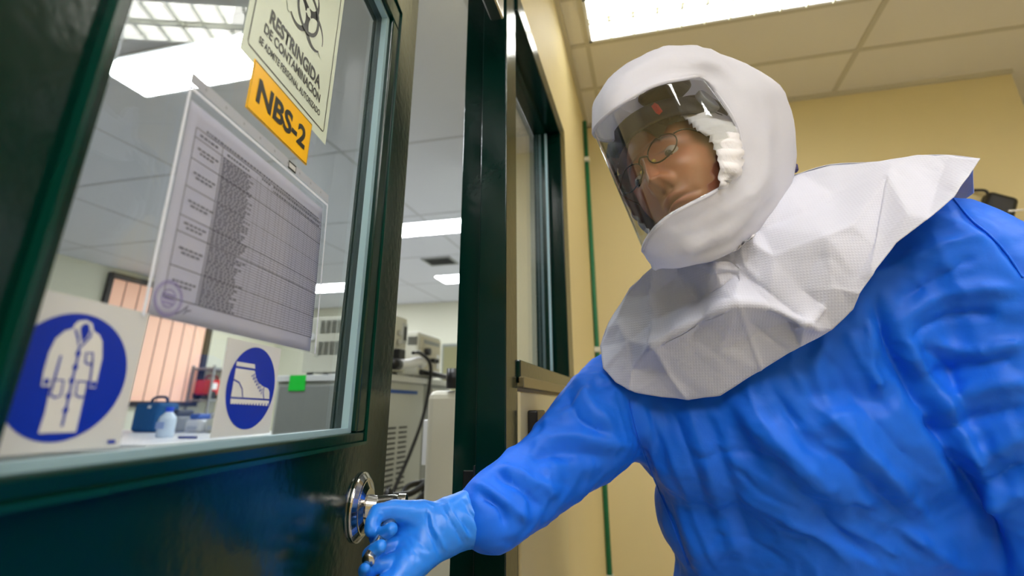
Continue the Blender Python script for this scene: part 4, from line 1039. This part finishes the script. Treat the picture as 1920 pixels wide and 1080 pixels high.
def head_pt(th, ph):
    # th: angle round the vertical axis (0 = front), ph: elevation
    cx, sx = math.sin(th), math.cos(th); cp, sp = math.cos(ph), math.sin(ph)
    a = .076; b = .094 if sx > 0 else .098; c = .125 if sp > 0 else .122
    x = a*cx*cp; y = b*sx*cp; z = c*sp
    if z < -.02:
        t = (-z-.02)/.10; x *= 1-.30*t**1.4; y = y*(1-.10*t)+.004*t if y > 0 else y*(1-.35*t)
    if sx*cp > 0:
        fr = max(0, sx)**.5*(1)
        flat = 1-.10*math.exp(-(x/.05)**2)*0
        y += fr*(.006*g2(abs(x), z, .026, .020, .024, .008)-.013*g2(abs(x), z, .031, .000, .017, .011)+.005*g2(abs(x), z, .031, -.001, .012, .007)
                 + .007*g2(abs(x), z, .042, -.032, .020, .018)
                 + .004*g2(x, z, 0, -.072, .028, .022)
                 + .006*g2(x, z, 0, -.0655, .020, .0042)+.007*g2(x, z, 0, -.0765, .018, .0048)-.005*g2(x, z, 0, -.0708, .024, .0022)
                 + .011*g2(x, z, 0, -.104, .022, .014)-.005*g2(x, z, 0, -.088, .022, .006)
                 - .003*g2(abs(x), z, .027, -.070, .006, .006))
        t = min(1, max(0, (.004-z)/.046))
        if -.056 < z < .020:
            hgt = .006+.020*t**1.2; wd = .0065+.0055*t
            fall = 1 if z > -.042 else max(0, 1-((-.042-z)/.012)**1.5)
            if z > .004: fall = max(0, 1-(z-.004)/.016)
            y += hgt*math.exp(-(x/wd)**2)*fall+.010*g2(abs(x), z, .0125, -.043, .0055, .0065)
            y -= .006*g2(abs(x), z, .007, -.0515, .004, .0035)
    return Vector((x, y, z))
NT, NP = 200, 160
bm = bmesh.new(); lay = bm.verts.layers.float_color.new('skin_tint'); G = []
for j in range(NP+1):
    ph = -math.pi/2+math.pi*j/NP; row = []
    for i in range(NT):
        u = -math.pi+2*math.pi*i/NT; th = u-.45*math.sin(u)   # denser in front
        q = head_pt(th, ph*.999); v = bm.verts.new(HM @ q); row.append(v)
        x, y, z = q; tone = Vector((.37, .125, .06))
        if y > 0:
            brow = g2(abs(x), z, .030, .0185+.004*math.sin(min(abs(x), .05)/.05*3.1), .019, .0042)
            lip = max(g2(x, z, 0, -.0655, .021, .0038), g2(x, z, 0, -.0765, .019, .0045))
            st = max(g2(x, z, 0, -.057, .030, .008), g2(x, z, 0, -.100, .034, .018))*.45
            line = g2(x, z, 0, -.0708, .024, .0015)
            lash = g2(abs(x), z, .031, .0045, .014, .0018)
            tone = tone.lerp(Vector((.06, .04, .035)), min(1, brow*1.1)); tone = tone.lerp(Vector((.33, .10, .08)), lip*.8)
            tone = tone.lerp(Vector((.17, .12, .10)), st); tone = tone.lerp(Vector((.05, .02, .02)), min(1, max(line, lash)))
        v[lay] = (tone.x, tone.y, tone.z, 1)
    G.append(row)
for j in range(NP):
    for i in range(NT): bm.faces.new((G[j][i], G[j][(i+1) % NT], G[j+1][(i+1) % NT], G[j+1][i]))
# ears
# neck: continue the same surface downwards
m_skin = mat('skin', (190, 120, 85), .45, bump=.10, bscale=220, spec=.5); nt = m_skin.node_tree
at = nt.nodes.new('ShaderNodeAttribute'); at.attribute_name = 'skin_tint'; nt.links.new(at.outputs['Color'], nt.nodes['Principled BSDF'].inputs['Base Color'])
nt.nodes['Principled BSDF'].inputs['Subsurface Weight'].default_value = .08; nt.nodes['Principled BSDF'].inputs['Subsurface Scale'].default_value = .01
neck_c = P(1450, 540, .95); nh_ = len(bm.verts)
n0 = HM @ Vector((0, -.05, -.04)); tube(bm, spline([n0, n0.lerp(neck_c, .35)+e0*.02, n0.lerp(neck_c, .7)+e0*.01, neck_c], 5), .047, 24)
for s in (-1, 1):
    pts = [HM @ Vector((s*(.074+.006*math.sin(t)), -.012+.012*math.cos(t), -.012+.028*math.sin(t)*-1)) for t in [k*.7 for k in range(9)]]
    tube(bm, pts, .005, 8, True)
bm.verts.ensure_lookup_table()
for v in bm.verts[nh_:]: v[lay] = (.36, .115, .055, 1)
body_v = [v.co.copy() for v in bm.verts]
body = obj('body', bm, m_skin, person, True)
for s in (-1, 1):
    bm = bmesh.new(); bmesh.ops.create_uvsphere(bm, u_segments=24, v_segments=16, radius=.0116, matrix=Matrix.Translation(HM @ Vector((s*.031, .0725, -.001))))
    eye = obj('eye', bm, mat('eye_white', (170, 160, 150), .25), body, True)
    g = Vector((-.10, .88, -.42)).normalized(); c = HM @ (Vector((s*.031, .0725, -.001))+g*.0108)
    bm = bmesh.new(); disc_solid(bm, c, HM.to_3x3() @ g, .0056, .0012, 20); obj('iris', bm, mat('iris_dark', (32, 20, 15), .15), eye, True)
# --- spectacles ------------------------------------------------------------------
M_WIRE = mat('wire_dark', (52, 44, 36), .3, .8)
def rim(s, n=36): return [HM @ Vector((s*.0315+.0240*math.cos(t), .101-.006*abs(math.cos(t))*(1 if s*math.cos(t) > 0 else 0), -.003+(.0185 if math.sin(t) > 0 else .0205)*math.sin(t))) for t in [2*math.pi*k/n for k in range(n)]]
bm = bmesh.new()
for s in (-1, 1):
    tube(bm, rim(s), .0011, 8, True)
    tube(bm, spline([HM @ Vector((s*.0555, .095, .004)), HM @ Vector((s*.066, .085, .006)), HM @ Vector((s*.0735, .06, .006)), HM @ Vector((s*.074, .0, .003))], 5), .0012, 8)
tube(bm, spline([HM @ Vector((-.009, .102, .002)), HM @ Vector((0, .107, .005)), HM @ Vector((.009, .102, .002))], 5), .0013, 8)
gl = obj('spectacles', bm, M_WIRE, person, True)
for s in (-1, 1):
    bm = bmesh.new(); vs = [bm.verts.new(q) for q in rim(s)]; bm.faces.new(vs); obj('lens', bm, M_LENS, gl, False)
    bm = bmesh.new(); bmesh.ops.create_uvsphere(bm, u_segments=12, v_segments=8, radius=.0032, matrix=Matrix.Translation(HM @ Vector((s*.012, .099, -.010)))); obj('nose_pad', bm, mat('pad', (190, 160, 80), .2), gl, True)
# --- visor ---------------------------------------------------------------------------------
VT = [(1318, 147, .745), (1275, 149, .705), (1225, 161, .678), (1175, 188, .670), (1138, 215, .680), (1114, 243, .705), (1119, 258, .74), (1140, 264, .79), (1175, 258, .84), (1215, 246, .88)]
VB = [(1381, 332, .735), (1335, 362, .695), (1290, 385, .672), (1248, 410, .665), (1220, 438, .675), (1206, 466, .70), (1212, 474, .74), (1235, 470, .79), (1265, 457, .84), (1300, 440, .88)]
EDGE = [(1318, 147, .745), (1352, 187, .745), (1383, 240, .745), (1390, 295, .742), (1381, 332, .735)]
rows_ = []
NRW = 4
for k in range(NRW+1):
    t = k/NRW
    row = []
    for a, b in zip(VT, VB): row.append(P(*a).lerp(P(*b), t))
    e = P(*EDGE[k]); sh = e-row[0]
    row = [p+sh*max(0, 1-i/1.6) for i, p in enumerate(row)]
    rows_.append(row)
fine = [spline(r, 6) for r in rows_]
fine2 = [spline([fine[k][i] for k in range(NRW+1)], 5) for i in range(len(fine[0]))]
vax = (P(*VT[5])-P(*VB[5])).normalized(); vc = P(1270, 310, .80)
for i_, col in enumerate(fine2):
    for k_, p_ in enumerate(col):
        rd = (p_-vc); rd = (rd-vax*rd.dot(vax)).normalized(); col[k_] = p_+rd*(.0009*math.sin(i_*.9)+.0005*math.sin(i_*2.3+k_*.12))
bm = bmesh.new(); G = [[bm.verts.new(p) for p in col] for col in fine2]
for A, B in zip(G[:-1], G[1:]):
    for k in range(len(A)-1): bm.faces.new((A[k], A[k+1], B[k+1], B[k]))
obj('visor', bm, M_VISOR, person, True, solid=.0008)
# --- outer hood -------------------------------------------------------------------------------
O_ = [(1318, 147, .75), (1352, 187, .748), (1383, 240, .748), (1390, 295, .745), (1381, 332, .738), (1335, 362, .697), (1290, 385, .674), (1248, 410, .667), (1220, 438, .677), (1206, 466, .70), (1212, 474, .745), (1235, 470, .79), (1265, 457, .84),
      (1300, 430, .885), (1290, 350, .895), (1250, 285, .89), (1215, 246, .88), (1175, 258, .84), (1140, 264, .79), (1119, 258, .74), (1114, 243, .705), (1138, 215, .68), (1175, 188, .67), (1225, 161, .678), (1275, 149, .705)]
M_ = [(1350, 122, .762), (1408, 168, .775), (1432, 228, .785), (1440, 295, .775), (1428, 352, .755), (1375, 398, .722), (1330, 430, .705), (1280, 452, .692), (1240, 470, .695), (1214, 484, .718), (1218, 488, .76), (1240, 488, .82), (1275, 476, .87),
      (1310, 430, .91), (1310, 340, .93), (1290, 260, .93), (1235, 215, .90), (1185, 215, .86), (1150, 225, .80), (1120, 240, .75), (1112, 222, .72), (1134, 180, .695), (1174, 142, .695), (1226, 114, .71), (1288, 108, .735)]
S_ = [(1345, 98, .80), (1452, 146, .83), (1484, 205, .84), (1497, 290, .85), (1478, 372, .83), (1430, 432, .79), (1385, 468, .755), (1335, 492, .735), (1280, 502, .735), (1240, 503, .755), (1232, 506, .80), (1250, 503, .86), (1300, 480, .90),
      (1350, 420, .95), (1350, 320, .98), (1330, 230, .97), (1275, 165, .94), (1220, 150, .90), (1165, 165, .84), (1122, 190, .79), (1116, 188, .76), (1145, 145, .745), (1192, 108, .745), (1244, 86, .75), (1295, 84, .765)]
bc_ = P(1350, 270, 1.02)
hoodc = P(1330, 290, .85)
rings = [O_, M_, S_]
R3 = [[P(*p) for p in r] for r in rings]
mid = [a.lerp(b, .10)+(a-hoodc).normalized()*.0015 for a, b in zip(R3[0], R3[1])]
B1 = [s.lerp(bc_, .33)+(s-hoodc)*.10 for s in R3[2]]; B2 = [s.lerp(bc_, .70)+(s-hoodc)*.08 for s in R3[2]]
rg = [R3[0], mid, R3[1], R3[2], B1, B2]
rg = [spline(r, 4, True) for r in rg]
N_ = len(rg[0])
def linfill(pp_, n=6): return [a.lerp(b, k/n) for a, b in zip(pp_[:-1], pp_[1:]) for k in range(n)]+[pp_[-1]]
cols = [[(a*.45+b*.55) for a, b in zip(spline([r[i] for r in rg], 6), linfill([r[i] for r in rg], 6))] for i in range(N_)]
Vh = [p for c in cols for p in c]; K = len(cols[0]); Fh = []
for i in range(N_):
    for k in range(K-1): Fh.append([i*K+k, i*K+k+1, ((i+1) % N_)*K+k+1, ((i+1) % N_)*K+k])
Vh.append(bc_); ci = len(Vh)-1
Vh = np.array([list(v) for v in Vh]); Fh = np.array(Fh)
bd_ = np.zeros(len(Vh), bool); bd_[[i*K for i in range(N_)]] = True
Vs = smooth_np(Vh, Fh, 3); keep = bd_.copy(); keep[ci] = True; Vs[keep] = Vh[keep]; Vh = Vs
Nh = normals_np(Vh, Fh)
if ((Vh-np.array(hoodc))*Nh).sum() < 0: Fh = Fh[:, ::-1].copy(); Nh = -Nh
HS = [(.004, 8, 'c', [(1300, 100), (1330, 115), (1360, 135)]), (-.004, 8, 'c', [(1350, 100), (1395, 150), (1420, 220)]), (.004, 9, 'c', [(1470, 230), (1440, 320), (1400, 380)]), (-.004, 8, 'c', [(1490, 300), (1450, 370), (1410, 420)]), (.004, 8, 'c', [(1230, 480), (1300, 465), (1370, 430)]), (.004, 8, 'c', [(1150, 180), (1200, 130), (1270, 108)]), (-.004, 5, 'c', [(1140, 220), (1190, 165), (1260, 135), (1330, 128)]), (.004, 8, 'c', [(1345, 105), (1400, 135), (1455, 190), (1490, 260)]),
      (.004, 10, 's', [(1400, 150), (1430, 230), (1435, 330)]), (-.004, 10, 's', [(1450, 180), (1465, 260), (1465, 340)]),
      (-.003, 6, 'c', [(1250, 430), (1330, 395), (1400, 350)]), (.005, 10, 's', [(1270, 470), (1350, 440), (1430, 390)]), (-.004, 7, 'c', [(1390, 440), (1420, 400), (1470, 360)]), (-.003, 7, 'c', [(1300, 480), (1345, 460), (1380, 430)])]
W8 = np.exp(-np.zeros(len(Vh))); Vn = folds(Vh, Nh, HS); Vn = crumple(Vn, Nh, .0034, 13, 8); Vn[bd_] = Vh[bd_]
me = bpy.data.meshes.new('hood'); fl_ = Fh.tolist()
for i in range(N_): fl_.append([ci, ((i+1) % N_)*K+K-1, i*K+K-1])
me.from_pydata(Vn.tolist(), [], fl_); me.update()
hood = obj('hood', me, M_HOOD, person, True, solid=.0012)
bm = bmesh.new(); loop = spline([P(*p) for p in O_], 5, True); tube(bm, loop, .0026, 8, True); obj('visor_binding', bm, M_HOOD, hood, True)
bx('purple_tab', P(1488, 316, .86)-Vector((.006, .006, .006)), P(1488, 316, .86)+Vector((.006, .006, .006)), mat('tab_purple', (40, 30, 90), .6), hood, bevel=.002)
hood_bvh = BVHTree.FromPolygons([Vector(v) for v in Vn], fl_)
def tuck(bm, gap=.007):
    """keep what is worn under the outer hood inside it"""
    for v in bm.verts:
        q = v.co-CAM; L = q.length; q.normalize(); h = hood_bvh.ray_cast(CAM, q)
        if h[0] is not None and h[1].dot(q) < 0 or (h[0] is not None and h[3] < L+gap):
            if L < h[3]+gap and h[3] < L+.16: v.co = CAM+q*(h[3]+gap)
# --- inner hood (white coverall hood with gathered edge) -------------------------------
bm = bmesh.new(); G = []
NA, NR = 140, 40
for i in range(NA):
    a = 2*math.pi*i/NA; ca, sa = math.cos(a), math.sin(a)        # ca -> left side, sa -> up
    al0 = math.radians(58 if sa < 0 else 52)+.06*ca*ca
    row = []
    for j in range(NR+1):
        t = j/NR; al = al0+(math.pi-al0)*t
        th_v = Vector((math.sin(al)*ca, math.cos(al), math.sin(al)*sa))
        sc = Vector((.087+(.022*math.sin(min(1, t*2.2)*1.57) if ca > 0 else 0), .108, .135 if sa > 0 else .130))
        q = Vector((th_v.x*sc.x, th_v.y*sc.y, th_v.z*sc.z))
        ruf = math.exp(-t*8)*(.0016*math.sin(a*41+3*math.sin(a*5))+.0012*math.sin(a*73))+.010*math.exp(-t*1.5)*min(1, t*8)*noise.noise(Vector((ca*5+t*1.2, sa*5-t, t*5)))+.005*math.exp(-t*2)*(1-2*abs(noise.noise(Vector((ca*11, sa*11, t*4)))))
        q += th_v*(ruf+.004*math.exp(-(t*14-1)**2)); row.append(bm.verts.new(HM @ q))
    G.append(row)
for i in range(NA):
    A, B = G[i], G[(i+1) % NA]
    for j in range(NR): bm.faces.new((A[j], A[j+1], B[j+1], B[j]))
tuck(bm)
obj('inner_hood', bm, M_INNER, person, True, solid=.001)
# --- head harness of the hood ------------------------------------------------------------
M_BAND = mat('harness_band', (34, 34, 38), .5)
bm = bmesh.new(); G = []
for i in range(72):
    a = 2*math.pi*i/72
    for_ = []
    for z, o in ((.034, .000), (.038, .003), (.068, .003), (.072, .000)):
        rx, ry = .0885+o+(.008*max(0, math.sin(a))), .108+o
        fz = z+.010*math.cos(a)
        for_.append(bm.verts.new(HM @ Vector((rx*math.sin(a), ry*math.cos(a), fz))))
    G.append(for_)
for i in range(72):
    A, B = G[i], G[(i+1) % 72]
    for j in range(3): bm.faces.new((A[j], A[j+1], B[j+1], B[j]))
tuck(bm, .004); obj('head_band', bm, M_BAND, person, True, solid=.003)
bm = bmesh.new(); tube(bm, spline([HM @ Vector((.100*math.cos(t), -.012, .055+.100*math.sin(t))) for t in [k*math.pi/8 for k in range(9)]], 4), .008, 10); tuck(bm, .004); obj('crown_strap', bm, M_BAND, person, True)
bm = bmesh.new(); disc_solid(bm, HM @ Vector((.096, .035, .055)), Lx, .020, .012, 28); kn = obj('band_knob', bm, mat('knob_grey', (120, 122, 128), .4), person, bevel=.003)
bx('red_mark', (.055, .100, .044), (.062, .108, .060), mat('mark_red', (190, 30, 40), .5), person, M=HM)
bx('air_duct', (.03, .02, .105), (.10, .085, .135), M_BAND, person, bevel=.012, M=HM)
for v in body.data.vertices:
    q = v.co-CAM; L = q.length; q.normalize(); h = hood_bvh.ray_cast(CAM, q)
    if h[0] is not None and L < h[3]+.008 and h[3] < L+.14 and h[3] > L-.008: v.co = CAM+q*(h[3]+.008)
